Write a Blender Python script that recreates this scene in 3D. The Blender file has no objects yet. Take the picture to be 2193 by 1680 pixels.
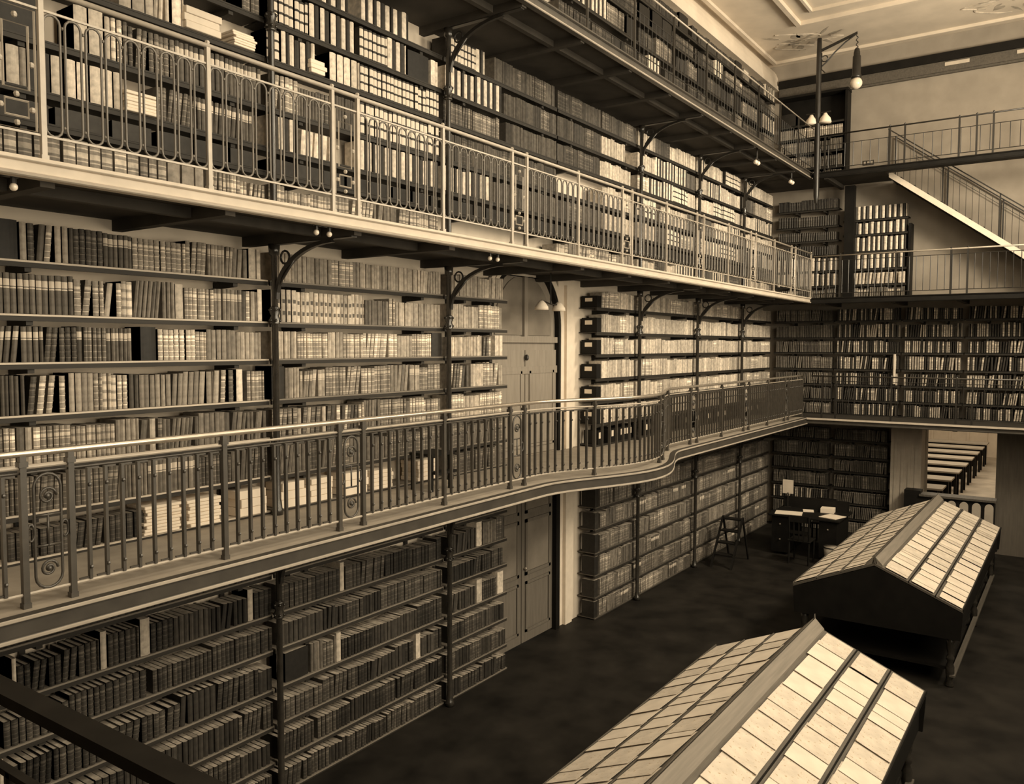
import bpy, bmesh, math, random
from mathutils import Vector, Matrix, Euler
random.seed(11)
sc = bpy.context.scene
COL = sc.collection
PI = math.pi
# ------------------------------------------------------------------ camera, world, lights, exposure
CAMZ = 4.07
YAW, PITCH, ROLL, FOC = 0.6051, -0.0554, 0.0019, 1766.5
def cam_axes():
    cy, sy = math.cos(YAW), math.sin(YAW)
    F = Vector((cy, sy, 0)); R = Vector((sy, -cy, 0)); U = Vector((0, 0, 1))
    F2 = F*math.cos(PITCH)+U*math.sin(PITCH); U2 = U*math.cos(PITCH)-F*math.sin(PITCH)
    R3 = R*math.cos(ROLL)+U2*math.sin(ROLL); U3 = U2*math.cos(ROLL)-R*math.sin(ROLL)
    return F2, R3, U3
FW, RT, UP = cam_axes()
cd = bpy.data.cameras.new('camera'); cam = bpy.data.objects.new('camera', cd); COL.objects.link(cam)
m3 = Matrix((RT, UP, -FW)).transposed()
cam.matrix_world = Matrix.Translation((0, 0, CAMZ)) @ m3.to_4x4()
cd.sensor_fit = 'HORIZONTAL'; cd.sensor_width = 36.0; cd.lens = 36.0*FOC/2193.0
cd.clip_start = 0.05; cd.clip_end = 200
sc.camera = cam
w = bpy.data.worlds.new('world'); sc.world = w; w.use_nodes = True
w.node_tree.nodes['Background'].inputs[0].default_value = (1.0, .88, .68, 1)
w.node_tree.nodes['Background'].inputs[1].default_value = 0.25
sc.view_settings.view_transform = 'Standard'; sc.view_settings.look = 'None'
sc.view_settings.gamma = 1.0; sc.view_settings.use_curve_mapping = False
sc.view_settings.exposure = 0.0
LIGHT = (1.0, .85, .62)
def area(name, loc, aim, sx, sy, power, spread=180):
    l = bpy.data.lights.new(name, 'AREA'); l.shape = 'RECTANGLE'; l.size = sx; l.size_y = sy
    l.energy = power; l.color = LIGHT; l.spread = math.radians(spread)
    o = bpy.data.objects.new(name, l); COL.objects.link(o); o.location = loc
    d = (Vector(aim)-Vector(loc)).normalized()
    o.rotation_euler = d.to_track_quat('-Z', 'Y').to_euler()
    return o
WINX = (2.2, 6.4, 10.6, 13.9)
for x, pw in zip(WINX, (1.0, 1.3, .75, 2.3)):         # daylight through the tall windows of the wall behind the racks
    if x < 12: area('window_daylight', (x, -2.35, 6.1), (x, 1.0, 5.6), 2.1, 6.2, 400*pw)
    else: area('window_daylight', (x, -2.35, 7.6), (x+1.5, 1.0, 6.9), 1.6, 2.0, 400*pw)
area('skylight_daylight', (6.5, 1.9, 10.9), (6.5, 1.9, 0), 8.0, 3.0, 230)
area('reading_room_daylight', (27, 3.2, 4.6), (27, 3.2, 0), 10.0, 3.0, 260)

# ------------------------------------------------------------------ materials
def tint(v): return (v, v*.88, v*.73, 1)
def mat(name, v, rough=.7, noise=.15, scale=6, spec=.3, metal=0, col=None, stretch=None, bump=0):
    m = bpy.data.materials.new(name); m.use_nodes = True
    nt = m.node_tree; b = nt.nodes['Principled BSDF']
    c = col or tint(v)
    b.inputs['Roughness'].default_value = rough; b.inputs['Specular IOR Level'].default_value = spec
    b.inputs['Metallic'].default_value = metal
    tc = nt.nodes.new('ShaderNodeTexCoord'); mp = nt.nodes.new('ShaderNodeMapping')
    if stretch: mp.inputs['Scale'].default_value = stretch
    n = nt.nodes.new('ShaderNodeTexNoise'); n.inputs['Scale'].default_value = scale; n.inputs['Detail'].default_value = 5
    nt.links.new(tc.outputs['Object'], mp.inputs[0]); nt.links.new(mp.outputs[0], n.inputs['Vector'])
    r = nt.nodes.new('ShaderNodeValToRGB')
    r.color_ramp.elements[0].position = .3; r.color_ramp.elements[1].position = .7
    r.color_ramp.elements[0].color = tuple(x*(1-noise) for x in c[:3])+(1,)
    r.color_ramp.elements[1].color = tuple(min(1, x*(1+noise)) for x in c[:3])+(1,)
    nt.links.new(n.outputs['Fac'], r.inputs[0]); nt.links.new(r.outputs[0], b.inputs['Base Color'])
    if bump:
        bm_ = nt.nodes.new('ShaderNodeBump'); bm_.inputs['Strength'].default_value = bump; bm_.inputs['Distance'].default_value = .01
        nt.links.new(n.outputs['Fac'], bm_.inputs['Height']); nt.links.new(bm_.outputs[0], b.inputs['Normal'])
    return m
def book_mat(name, bands, gain=None, fixed=None, rough=.6, center=None):
    """tone attribute x spine bands (uv.y along the height of the spine); bands: (from, to)"""
    m = bpy.data.materials.new(name); m.use_nodes = True
    nt = m.node_tree; b = nt.nodes['Principled BSDF']; L = nt.links.new
    b.inputs['Roughness'].default_value = rough; b.inputs['Specular IOR Level'].default_value = .35
    at = nt.nodes.new('ShaderNodeAttribute'); at.attribute_name = 'tone'
    uv = nt.nodes.new('ShaderNodeUVMap'); sp = nt.nodes.new('ShaderNodeSeparateXYZ'); L(uv.outputs[0], sp.inputs[0])
    tc = nt.nodes.new('ShaderNodeTexCoord'); n = nt.nodes.new('ShaderNodeTexNoise'); n.inputs['Scale'].default_value = 22; n.inputs['Detail'].default_value = 4
    L(tc.outputs['Object'], n.inputs['Vector'])
    mr = nt.nodes.new('ShaderNodeMapRange'); mr.inputs['To Min'].default_value = .72; mr.inputs['To Max'].default_value = 1.28
    mr.inputs['From Min'].default_value = .3; mr.inputs['From Max'].default_value = .7; L(n.outputs['Fac'], mr.inputs['Value'])
    mul = nt.nodes.new('ShaderNodeMixRGB'); mul.blend_type = 'MULTIPLY'; mul.inputs[0].default_value = 1
    L(at.outputs['Color'], mul.inputs[1]); L(mr.outputs[0], mul.inputs[2])
    out = mul.outputs[0]
    if bands:
        r = nt.nodes.new('ShaderNodeValToRGB'); r.color_ramp.interpolation = 'CONSTANT'
        e = r.color_ramp.elements; e[0].position = 0; e[0].color = (0, 0, 0, 1); e[1].position = .999; e[1].color = (0, 0, 0, 1)
        for a, c in bands:
            x = e.new(a); x.color = (1, 1, 1, 1); x = e.new(c); x.color = (0, 0, 0, 1)
        L(sp.outputs['Y'], r.inputs[0]); fac = r.outputs[0]
        if center:
            lt = nt.nodes.new('ShaderNodeMath'); lt.operation = 'COMPARE'; lt.inputs[1].default_value = .5; lt.inputs[2].default_value = center
            L(sp.outputs['X'], lt.inputs[0]); mm = nt.nodes.new('ShaderNodeMath'); mm.operation = 'MULTIPLY'
            L(lt.outputs[0], mm.inputs[0]); L(fac, mm.inputs[1]); fac = mm.outputs[0]
        mx = nt.nodes.new('ShaderNodeMixRGB'); L(fac, mx.inputs[0]); L(out, mx.inputs[1])
        if fixed is not None: mx.inputs[2].default_value = tint(fixed)
        else:
            g = nt.nodes.new('ShaderNodeMixRGB'); g.blend_type = 'MULTIPLY'; g.inputs[0].default_value = 1
            L(out, g.inputs[1]); g.inputs[2].default_value = (gain, gain, gain, 1); L(g.outputs[0], mx.inputs[2])
        out = mx.outputs[0]
    L(out, b.inputs['Base Color'])
    return m
M = {}
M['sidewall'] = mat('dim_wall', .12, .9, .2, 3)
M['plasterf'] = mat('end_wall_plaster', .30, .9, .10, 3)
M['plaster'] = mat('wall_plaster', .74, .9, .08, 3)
M['ceiling'] = mat('ceiling_plaster', .66, .9, .10, 2)
M['paint'] = mat('ceiling_paint', .42, .9, .3, 8)
M['white'] = mat('white_paint', .74, .6, .06, 9)
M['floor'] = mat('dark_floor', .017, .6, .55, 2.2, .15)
M['deck'] = mat('gallery_floor', .34, .7, .15, 5)
M['fascia'] = mat('cream_fascia', .55, .6, .08, 7)
M['fasciad'] = mat('brown_fascia', .05, .5, .2, 7)
M['iron'] = mat('dark_iron', .018, .4, .2, 12, .6)
M['ironl'] = mat('painted_iron', .40, .4, .12, 12, .6)
M['ironm'] = mat('bronze_iron', .055, .38, .2, 12, .6)
M['ring'] = mat('ring_iron', .13, .4, .12, 12, .6)
M['matte'] = mat('matte_iron', .016, .9, .2, 12, .05)
M['brass'] = mat('polished_rail', .55, .25, .1, 14, .6, .7)
M['column'] = mat('column_iron', .03, .25, .25, 14, .8)
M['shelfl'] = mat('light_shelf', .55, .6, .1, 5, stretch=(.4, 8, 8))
M['shelfm'] = mat('mid_shelf', .20, .6, .15, 5, stretch=(.4, 8, 8))  # mid tone between the pale and the dark shelf
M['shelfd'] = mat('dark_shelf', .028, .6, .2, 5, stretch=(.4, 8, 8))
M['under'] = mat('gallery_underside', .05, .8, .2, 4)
M['door'] = mat('oak_door', .26, .55, .12, 5, stretch=(6, 6, .6))
M['doord'] = mat('brown_door', .15, .55, .12, 5, stretch=(6, 6, .6))
M['glass'] = mat('window_glass', .22, .12, .25, 2, .7)
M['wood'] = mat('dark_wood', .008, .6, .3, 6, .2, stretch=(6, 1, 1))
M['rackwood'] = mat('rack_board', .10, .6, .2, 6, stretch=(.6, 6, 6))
M['paper'] = mat('paper', .66, .85, .10, 5)
M['paper2'] = mat('foxed_paper', .58, .85, .14, 9)
_nt = M['paper2'].node_tree; _b = _nt.nodes['Principled BSDF']; _src = _b.inputs['Base Color'].links[0].from_socket
_tc = _nt.nodes.new('ShaderNodeTexCoord'); _vo = _nt.nodes.new('ShaderNodeTexNoise'); _vo.inputs['Scale'].default_value = 34; _vo.inputs['Detail'].default_value = 2
_nt.links.new(_tc.outputs['Object'], _vo.inputs['Vector'])
_r = _nt.nodes.new('ShaderNodeValToRGB'); _r.color_ramp.elements[0].position = .60; _r.color_ramp.elements[0].color = (1, 1, 1, 1)
_r.color_ramp.elements[1].position = .72; _r.color_ramp.elements[1].color = (.66, .56, .42, 1)
_mx = _nt.nodes.new('ShaderNodeMixRGB'); _mx.blend_type = 'MULTIPLY'; _mx.inputs[0].default_value = 1
_nt.links.new(_vo.outputs['Fac'], _r.inputs[0]); _nt.links.new(_src, _mx.inputs[1]); _nt.links.new(_r.outputs[0], _mx.inputs[2]); _nt.links.new(_mx.outputs[0], _b.inputs['Base Color'])
M['bright'] = mat('white_paper', .84, .8, .03, 5)
M['stone'] = mat('pale_pilaster', .42, .7, .1, 5)
M['bulb'] = mat('glass_bulb', .8, .08, .02, 5, 1.0)
M['rfloor'] = mat('reading_room_floor', .45, .6, .2, 2)
M['pages'] = mat('page_edges', .46, .85, .2, 40)
BK = ['plain', 'gilt', 'label', 'blocks', 'dots', 'band', 'page']
M['plain'] = book_mat('book_cloth', None)
M['gilt'] = book_mat('book_leather_gilt', [(.10, .125), (.27, .295), (.45, .475), (.63, .655), (.70, .80), (.86, .885)], gain=2.3)
M['label'] = book_mat('book_label', [(.62, .66), (.68, .85)], fixed=.62)
M['blocks'] = book_mat('book_blocks', [(.05, .29), (.37, .61), (.69, .93)], fixed=.72)
M['dots'] = book_mat('book_dots', [(.22, .34), (.58, .70)], gain=.2, center=.3)
M['band'] = book_mat('book_bands', [(.06, .22), (.30, .46), (.54, .70), (.78, .92)], gain=1.8)
M['page'] = book_mat('book_top', None, rough=.9)

# ------------------------------------------------------------------ mesh helpers
class MB:
    def __init__(s): s.v = []; s.f = []; s.mi = []; s.uv = []; s.tone = []
    def vert(s, p, t=None): s.v.append(tuple(p)); s.tone.append(t or (1, 1, 1, 1)); return len(s.v)-1
    def face(s, idx, mi=0, uv=None): s.f.append(tuple(idx)); s.mi.append(mi); s.uv.append(uv)
    def box(s, x0, x1, y0, y1, z0, z1, mi=0):
        if x1 < x0: x0, x1 = x1, x0
        if y1 < y0: y0, y1 = y1, y0
        if z1 < z0: z0, z1 = z1, z0
        b = [s.vert(p) for p in ((x0,y0,z0),(x1,y0,z0),(x1,y1,z0),(x0,y1,z0),(x0,y0,z1),(x1,y0,z1),(x1,y1,z1),(x0,y1,z1))]
        for q in ((0,3,2,1),(4,5,6,7),(0,1,5,4),(1,2,6,5),(2,3,7,6),(3,0,4,7)): s.face([b[i] for i in q], mi)
        return s
    def hexa(s, pts, mi=0):
        b = [s.vert(p) for p in pts]
        for q in ((0,3,2,1),(4,5,6,7),(0,1,5,4),(1,2,6,5),(2,3,7,6),(3,0,4,7)): s.face([b[i] for i in q], mi)
        return s
    def tube(s, pts, r, n=6, closed=False, cap=True, mi=0):
        pts = [Vector(p) for p in pts]; k = len(pts); rings = []
        rr = r if isinstance(r, (list, tuple)) else [r]*k
        ref = None
        for i in range(k):
            a = pts[(i-1) % k] if (i > 0 or closed) else pts[i]; b = pts[(i+1) % k] if (i < k-1 or closed) else pts[i]
            t = (b-a).normalized()
            if ref is None:
                ref = t.cross(Vector((0, 0, 1)));
                if ref.length < .1: ref = t.cross(Vector((0, 1, 0)))
                ref.normalize()
            ref = (ref - t*ref.dot(t))
            if ref.length < 1e-5: ref = t.orthogonal()
            ref.normalize(); bi = t.cross(ref)
            rings.append([s.vert(pts[i]+(ref*math.cos(2*PI*j/n)+bi*math.sin(2*PI*j/n))*rr[i]) for j in range(n)])
        for i in range(k if closed else k-1):
            A = rings[i]; B = rings[(i+1) % k]
            for j in range(n): s.face((A[j], A[(j+1) % n], B[(j+1) % n], B[j]), mi)
        if cap and not closed: s.face(rings[0][::-1], mi); s.face(rings[-1], mi)
        return s
    def lathe(s, x, y, prof, n=10, mi=0):      # prof: (r, z)
        return s.tube([(x, y, z) for r, z in prof], [max(r, .0005) for r, z in prof], n, mi=mi) if len({z for _, z in prof}) == len(prof) else s
    def prism(s, poly, a, b, mi=0):            # poly of 3D points; extruded by vector from a*d to b*d, d given in poly frame as function
        A = [s.vert(p) for p in [Vector(q)+Vector(a) for q in poly]]; B = [s.vert(p) for p in [Vector(q)+Vector(b) for q in poly]]
        n = len(poly); s.face(A[::-1], mi); s.face(B, mi)
        for i in range(n): s.face((A[i], A[(i+1) % n], B[(i+1) % n], B[i]), mi)
        return s
    def ball(s, c, r, n=8, m=5, sx=1, sy=1, sz=1, mi=0):
        rows = []
        for i in range(1, m):
            a = PI*i/m
            rows.append([s.vert((c[0]+sx*r*math.sin(a)*math.cos(2*PI*j/n), c[1]+sy*r*math.sin(a)*math.sin(2*PI*j/n), c[2]+sz*r*math.cos(a))) for j in range(n)])
        t = s.vert((c[0], c[1], c[2]+sz*r)); b = s.vert((c[0], c[1], c[2]-sz*r))
        for j in range(n):
            s.face((t, rows[0][j], rows[0][(j+1) % n]), mi); s.face((b, rows[-1][(j+1) % n], rows[-1][j]), mi)
            for i in range(len(rows)-1): s.face((rows[i][j], rows[i+1][j], rows[i+1][(j+1) % n], rows[i][(j+1) % n]), mi)
        return s
    def sweep(s, path, prof, mi=0, closed_prof=True):  # path: list of (origin, outdir); prof: (out, z)
        R = [[s.vert((o[0]+d[0]*u, o[1]+d[1]*u, o[2]+z)) for u, z in prof] for o, d in path]
        k = len(prof)
        for i in range(len(R)-1):
            for j in range(k if closed_prof else k-1): s.face((R[i][j], R[i+1][j], R[i+1][(j+1) % k], R[i][(j+1) % k]), mi)
        if closed_prof: s.face(R[0], mi); s.face(R[-1][::-1], mi)
        return s
    def mesh(s, name, mats, smooth=False, tone=False, off=(0, 0, 0)):
        me = bpy.data.meshes.new(name)
        ox, oy, oz = off
        me.from_pydata([(x-ox, y-oy, z-oz) for x, y, z in s.v], [], s.f)
        for m in mats: me.materials.append(m)
        me.polygons.foreach_set('material_index', s.mi)
        if smooth: me.polygons.foreach_set('use_smooth', [True]*len(s.f))
        if tone:
            a = me.color_attributes.new('tone', 'FLOAT_COLOR', 'POINT')
            a.data.foreach_set('color', [c for t in s.tone for c in t])
            u = me.uv_layers.new(name='UVMap'); fl = []
            for f, q in zip(s.f, s.uv):
                for i in range(len(f)): fl.extend(q[i] if q else (.5, -1.0))
            u.data.foreach_set('uv', fl)
        me.update()
        return me
    def build(s, name, m, parent=None, smooth=False, loc=None, tone=False):
        mats = m if isinstance(m, list) else [m]
        off = (0, 0, 0)
        if parent is not None: off = world_loc(parent)
        elif loc is not None: off = loc
        o = bpy.data.objects.new(name, s.mesh(name, mats, smooth, tone, off)); COL.objects.link(o)
        if parent is not None: o.parent = parent
        elif loc is not None: o.location = loc
        return o
def world_loc(o):
    l = Vector(o.location)
    while o.parent: o = o.parent; l += Vector(o.location)
    return tuple(l)
def tag(o, label, cat, group=None, kind=None):
    o['label'] = label
    if cat: o['category'] = cat
    if group: o['group'] = group
    if kind: o['kind'] = kind
    return o
def thing(name, loc, label, cat, group=None, kind=None):
    o = bpy.data.objects.new(name, None); COL.objects.link(o); o.location = loc; o.empty_display_size = .1
    return tag(o, label, cat, group, kind)
def bevel(o, w=.006, seg=2):
    m = o.modifiers.new('edge', 'BEVEL'); m.width = w; m.segments = seg; m.limit_method = 'ANGLE'
    return o
def copy_tree(o, loc=None, parent=None):
    c = o.copy(); COL.objects.link(c)
    if parent: c.parent = parent
    if loc is not None: c.location = loc
    for ch in o.children: copy_tree(ch, None, c)
    return c
ORD = 'zeroth first second third fourth fifth sixth seventh eighth ninth tenth eleventh twelfth thirteenth fourteenth fifteenth sixteenth seventeenth eighteenth nineteenth twentieth'.split()
TENS = {20: 'twenty', 30: 'thirty', 40: 'forty', 50: 'fifty', 60: 'sixty', 70: 'seventy', 80: 'eighty', 90: 'ninety'}
def ordinal(n):
    if n <= 20: return ORD[n]
    t, u = n//10*10, n % 10
    if t > 90: return str(n)+'th'
    return TENS[t]+'-'+ORD[u] if u else TENS[t][:-1]+'ieth'

# ------------------------------------------------------------------ the room (x along the long wall, y towards it, z up)
Z1, Z2, Z3, ZC = 2.59, 5.08, 7.64, 10.42
YW, YB = 5.84, 6.15              # front of the shelves, plaster behind them
XF, XB = 18.82, 19.12            # the same at the far end
YE, XE = 4.72, 17.67             # edges of the galleries
YR, XN = -2.1, -1.6              # window wall, near wall
POSTX = [2.345, 4.73, 7.115, 9.5, 11.885, 14.27, 16.655]
def struct(o, label, cat): return tag(o, label, cat, kind='structure')

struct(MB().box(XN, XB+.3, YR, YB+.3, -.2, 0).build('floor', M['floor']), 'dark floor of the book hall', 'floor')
# long wall with two door openings, built from slabs
m = MB(); D0, D1 = 8.36, 10.04
m.box(XN, D0, YB, YB+.3, 0, ZC); m.box(D1, XB+.3, YB, YB+.3, 0, ZC); m.box(D0, D1, YB, YB+.3, 2.45, Z1); m.box(D0, D1, YB, YB+.3, 5.0, ZC)
struct(m.build('wall_left', M['plaster']), 'pale plaster wall behind the long bookcases', 'wall')
m = MB()
m.box(XB, XB+.3, 2.65, YB, 0, ZC); m.box(XB, XB+.3, YR, 1.33, 0, ZC); m.box(XB, XB+.3, 1.33, 2.65, 2.5, ZC)
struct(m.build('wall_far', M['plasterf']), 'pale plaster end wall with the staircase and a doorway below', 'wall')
m = MB(); xs = [XN]
for x in WINX: xs += [x-1.1, x+1.1]
xs.append(XB+.3)
for i in range(0, len(xs), 2): m.box(xs[i], xs[i+1], YR-.3, YR, 0, ZC)
for x in WINX: m.box(x-1.1, x+1.1, YR-.3, YR, 0, 2.9 if x < 12 else 6.5);  m.box(x-1.1, x+1.1, YR-.3, YR, 9.4, ZC)
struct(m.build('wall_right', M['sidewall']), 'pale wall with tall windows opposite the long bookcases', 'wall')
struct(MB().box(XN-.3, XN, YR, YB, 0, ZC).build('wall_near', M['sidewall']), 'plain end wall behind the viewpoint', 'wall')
for i, x in enumerate(WINX):
    r = thing('window_%d' % (i+1), (x, YR-.15, 2.9), '', None); r['kind'] = 'structure'
    r['label'] = ordinal(i+1)+' tall window along the wall opposite the bookcases'; r['category'] = 'window'
    f = MB()
    for a in (-1.1, -.4, .34, 1.04): f.box(x+a, x+a+.06, YR-.18, YR-.1, 2.9, 9.4)
    if x > 12: f = MB(); r.location.z = 6.5; [f.box(x+a, x+a+.06, YR-.18, YR-.1, 6.5, 9.4) for a in (-1.1, -.4, .34, 1.04)]
    for z in (2.9, 4.2, 5.4, 6.7, 8.0, 9.34) if x < 12 else (6.5, 8.0, 9.34): f.box(x-1.1, x+1.1, YR-.18, YR-.1, z, z+.06)
    f.build('window_frame', M['white'], r)
# ceiling with a skylight opening over the middle
m = MB(); SX0, SX1, SY0, SY1 = 2.5, 10.5, .4, 3.4
m.box(XN, SX0, YR, YB+.3, ZC, ZC+.25); m.box(SX1, XB+.3, YR, YB+.3, ZC, ZC+.25)
m.box(SX0, SX1, YR, SY0, ZC, ZC+.25); m.box(SX0, SX1, SY1, YB+.3, ZC, ZC+.25)
struct(m.build('ceiling', M['ceiling']), 'cream plaster ceiling with moulded frames and painted ornament', 'ceiling')

def frame_strip(n, x1, y1, wd, dp, label):     # moulded frame on the ceiling: runs along x at y1 and along y at x1
    m = MB(); z = ZC
    m.box(-1.0, x1+wd, y1, y1+wd, z-dp, z+.01); m.box(x1, x1+wd, YR, y1, z-dp, z+.01)
    m.box(-1.0, x1+wd+.05, y1+wd, y1+wd+.05, z-dp*.5, z+.01); m.box(x1+wd, x1+wd+.05, YR, y1+wd, z-dp*.5, z+.01)
    struct(m.build('trim_%d' % n, M['ceiling']), label, 'moulding')
frame_strip(1, 18.78, 5.84, .08, .06, 'outer cream moulding framing the painted ceiling')
frame_strip(2, 16.75, 4.75, .09, .08, 'broad inner cream moulding framing the ceiling field')
frame_strip(3, 16.25, 4.40, .05, .06, 'thin innermost cream moulding on the ceiling')
# cove over the long bookcases, and the end-wall cornice, coloured dark in place of shade
m = MB(); pr = [(0, 0)]
prof = [(YB, 9.86), (YB-.30, 9.84), (YB-.30, 9.93)]
for i in range(7):
    a = i/6*PI/2; prof.append((YB-.27+.22*(1-math.cos(a)), 9.95+.42*math.sin(a)))
prof += [(YB-.05, ZC), (YB, ZC)]
A = [m.vert((XN, y, z)) for y, z in prof]; B = [m.vert((XB, y, z)) for y, z in prof]
for i in range(len(prof)): j = (i+1) % len(prof); m.face((A[i], B[i], B[j], A[j]))
struct(m.build('trim_4', M['ceiling']), 'cream plaster cove above the top bookcases', 'cornice')
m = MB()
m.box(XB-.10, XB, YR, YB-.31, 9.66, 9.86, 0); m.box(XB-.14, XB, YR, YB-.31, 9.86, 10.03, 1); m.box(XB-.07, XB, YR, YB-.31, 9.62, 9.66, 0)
struct(m.build('trim_5', [M['rackwood'], M['wood']]), 'cornice across the end wall under the ceiling, coloured dark for the shade there', 'cornice')
# painted ornament on the ceiling
def leaf(m, x, y, ang, ln, wd):
    pts = []
    for i in range(9):
        t = i/8; pts.append((t*ln, wd*math.sin(PI*t**.8)))
    for i in range(7, 0, -1):
        t = i/8; pts.append((t*ln, -wd*math.sin(PI*t**.8)))
    c, s_ = math.cos(ang), math.sin(ang)
    top = [m.vert((x+c*u-s_*v, y+s_*u+c*v, ZC)) for u, v in pts]; bot = [m.vert((x+c*u-s_*v, y+s_*u+c*v, ZC-.004)) for u, v in pts]
    m.face(bot)
    for i in range(len(pts)): j = (i+1) % len(pts); m.face((top[i], top[j], bot[j], bot[i]))
rnd = random.Random(5)
for (cx, cy, kk, lab) in ((17.75, 5.05, 16, 'grey painted leaf spray in the ceiling corner'), (17.9, 1.25, 14, 'grey painted leaf spray along the ceiling edge')):
    m = MB()
    for i in range(kk):
        a = 2*PI*i/kk+rnd.uniform(-.2, .2); r0 = rnd.uniform(.05, .5)
        leaf(m, cx+r0*math.cos(a)*.7, cy+r0*math.sin(a)*1.3, a+rnd.uniform(-.6, .6), rnd.uniform(.18, .42), rnd.uniform(.03, .08))
        if i % 3 == 0:
            m.tube([(cx+(r0+.2*math.cos(q*.5))*math.cos(a+q*.16), cy+(r0+.25*math.sin(q*.5))*1.4*math.sin(a+q*.16), ZC-.004) for q in range(9)], .016, 5)
    struct(m.build('ceiling_ornament', M['paint']), lab, 'ornament')
# pale little plates on the cornice
for y0, y1, lab in ((2.06, 2.50, 'short pale plate fixed on the dark cornice'), (.7, 1.25, 'longer pale plate on the cornice beyond the stairs')):
    o = MB().box(XB-.115, XB-.10, y0, y1, 9.76, 9.83).build('wall_plate', M['fascia']); tag(o, lab, 'plate')

# ------------------------------------------------------------------ gallery walkways
def bulge(x, amp=.5):
    u = (x-9.25)/1.85
    return amp*(1-u*u)**2 if abs(u) < 1 else 0.0
def y1edge(x): return YE-bulge(x)
def gallery(name, z, th, edge, x_stop, fas, label, deckmat):
    """walkway along the long wall: deck, moulded edge and soffit beams"""
    root = thing('gallery_walkway', (10, 5.4, z), label, 'gallery', kind='structure')
    xs = [XN]+[.5*i for i in range(-2, 14)]+[7+.15*i for i in range(0, 30)]+[11.5+.5*i for i in range(0, 12)]
    xs = sorted({round(x, 3) for x in xs if x < x_stop})+[x_stop]
    m = MB()
    rows = []
    for x in xs:
        e = edge(x)+.05
        rows.append([m.vert((x, e, z)), m.vert((x, YB, z)), m.vert((x, YB, z-.05)), m.vert((x, e, z-.05))])
    for a, b in zip(rows, rows[1:]):
        for j in range(4): m.face((a[j], b[j], b[(j+1) % 4], a[(j+1) % 4]))
    m.face(rows[0]); m.face(rows[-1][::-1])
    m.build('deck', deckmat, root)
    path = []
    for i, x in enumerate(xs):
        a = xs[max(0, i-1)]; b = xs[min(len(xs)-1, i+1)]
        t = Vector((b-a, edge(b)-edge(a), 0)).normalized(); path.append(((x, edge(x), z), (t.y, -t.x)))
    pr = [(-.05, .002), (0.015, .002), (.022, -.010), (.015, -.022), (0, -.026), (0, -th+.03), (.010, -th+.026), (.016, -th+.014), (.010, -th), (-.05, -th)]
    m = MB().sweep(path, pr); m.build('moulded_edge', fas, root, smooth=False)
    MB().sweep(path, [(.0165, -th+.024), (.024, -th+.018), (.024, -th+.006), (.0165, -th)]).build('lower_bead', M['deck'], root)  # lighter deck colour stands in for light caught on the bead
    MB().sweep(path, [(.0225, .003), (.026, -.002), (.026, -.016), (.0225, -.020)]).build('nosing', M['deck'] if name == 'lower' else fas, root)
    m = MB()
    for x in POSTX+[2.345-1.19, 3.54, 5.92, 8.3, 10.7, 13.08, 15.46]:
        if x < x_stop-.4: m.box(x-.04, x+.04, edge(x)+.06, YB, z-.05-.085, z-.05)
    yb_ = YE+.45
    m.box(XN, x_stop, yb_-.03, yb_+.03, z-.12, z-.05)
    b = m.build('beam', M['under'], root); b['kind'] = 'stuff'
    return root
gallery('lower', Z1, .135, y1edge, XE+.05, M['fasciad'], 'lower gallery walkway along the long wall, bowed out before the door', M['deck'])
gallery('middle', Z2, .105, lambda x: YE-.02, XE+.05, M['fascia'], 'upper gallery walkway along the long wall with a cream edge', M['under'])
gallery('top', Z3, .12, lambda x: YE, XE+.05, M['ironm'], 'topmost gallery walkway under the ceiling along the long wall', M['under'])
def gallery_end(z, th, fas, label, gap=None, deckmat=None):
    root = thing('gallery_walkway', (XE+.6, 2, z), label, 'gallery', kind='structure')
    m = MB()
    if gap:
        m.box(XE+.02, XB, gap[1], YB, z-.05, z); m.box(XE+.02, XE+.58, YR, gap[1], z-.05, z)
        m.box(XE+.02, XB, YR, gap[0], z-.05, z)
    else: m.box(XE+.02, XB, YR, YB, z-.05, z)
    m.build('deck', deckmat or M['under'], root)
    pr = [(-.05, .002), (0.015, .002), (.022, -.010), (.015, -.022), (0, -.026), (0, -th+.03), (.010, -th+.026), (.016, -th+.014), (.010, -th), (-.05, -th)]
    MB().sweep([((XE, YE, z), (-1, 0)), ((XE, YR, z), (-1, 0))], pr).build('moulded_edge', fas, root)
    if z == Z1:
        MB().sweep([((XE, YE, z), (-1, 0)), ((XE, YR, z), (-1, 0))], [(.0225, .004), (.030, .004), (.030, -.034), (.0225, -.034)]).build('nosing', M['fascia'], root)
    m = MB()
    for y in (4.45, 3.12, 1.97, .8, -.4):
        if not gap or not (gap[0]-.1 < y < gap[1]+.1): m.box(XE+.06, XB, y-.04, y+.04, z-.135, z-.05)
    b = m.build('beam', M['under'], root); b['kind'] = 'stuff'
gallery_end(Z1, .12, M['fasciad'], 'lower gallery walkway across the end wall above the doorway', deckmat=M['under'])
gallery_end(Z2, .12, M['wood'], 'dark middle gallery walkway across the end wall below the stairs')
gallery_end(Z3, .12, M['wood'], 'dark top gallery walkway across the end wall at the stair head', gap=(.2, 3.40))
r = thing('gallery_walkway', (.1, 2, Z1), 'near end gallery walkway crossing the hall below the viewpoint', 'gallery', kind='structure')
MB().box(XN, .80, YR, YE+.04, Z1-.13, Z1).build('deck', M['deck'], r)

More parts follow.
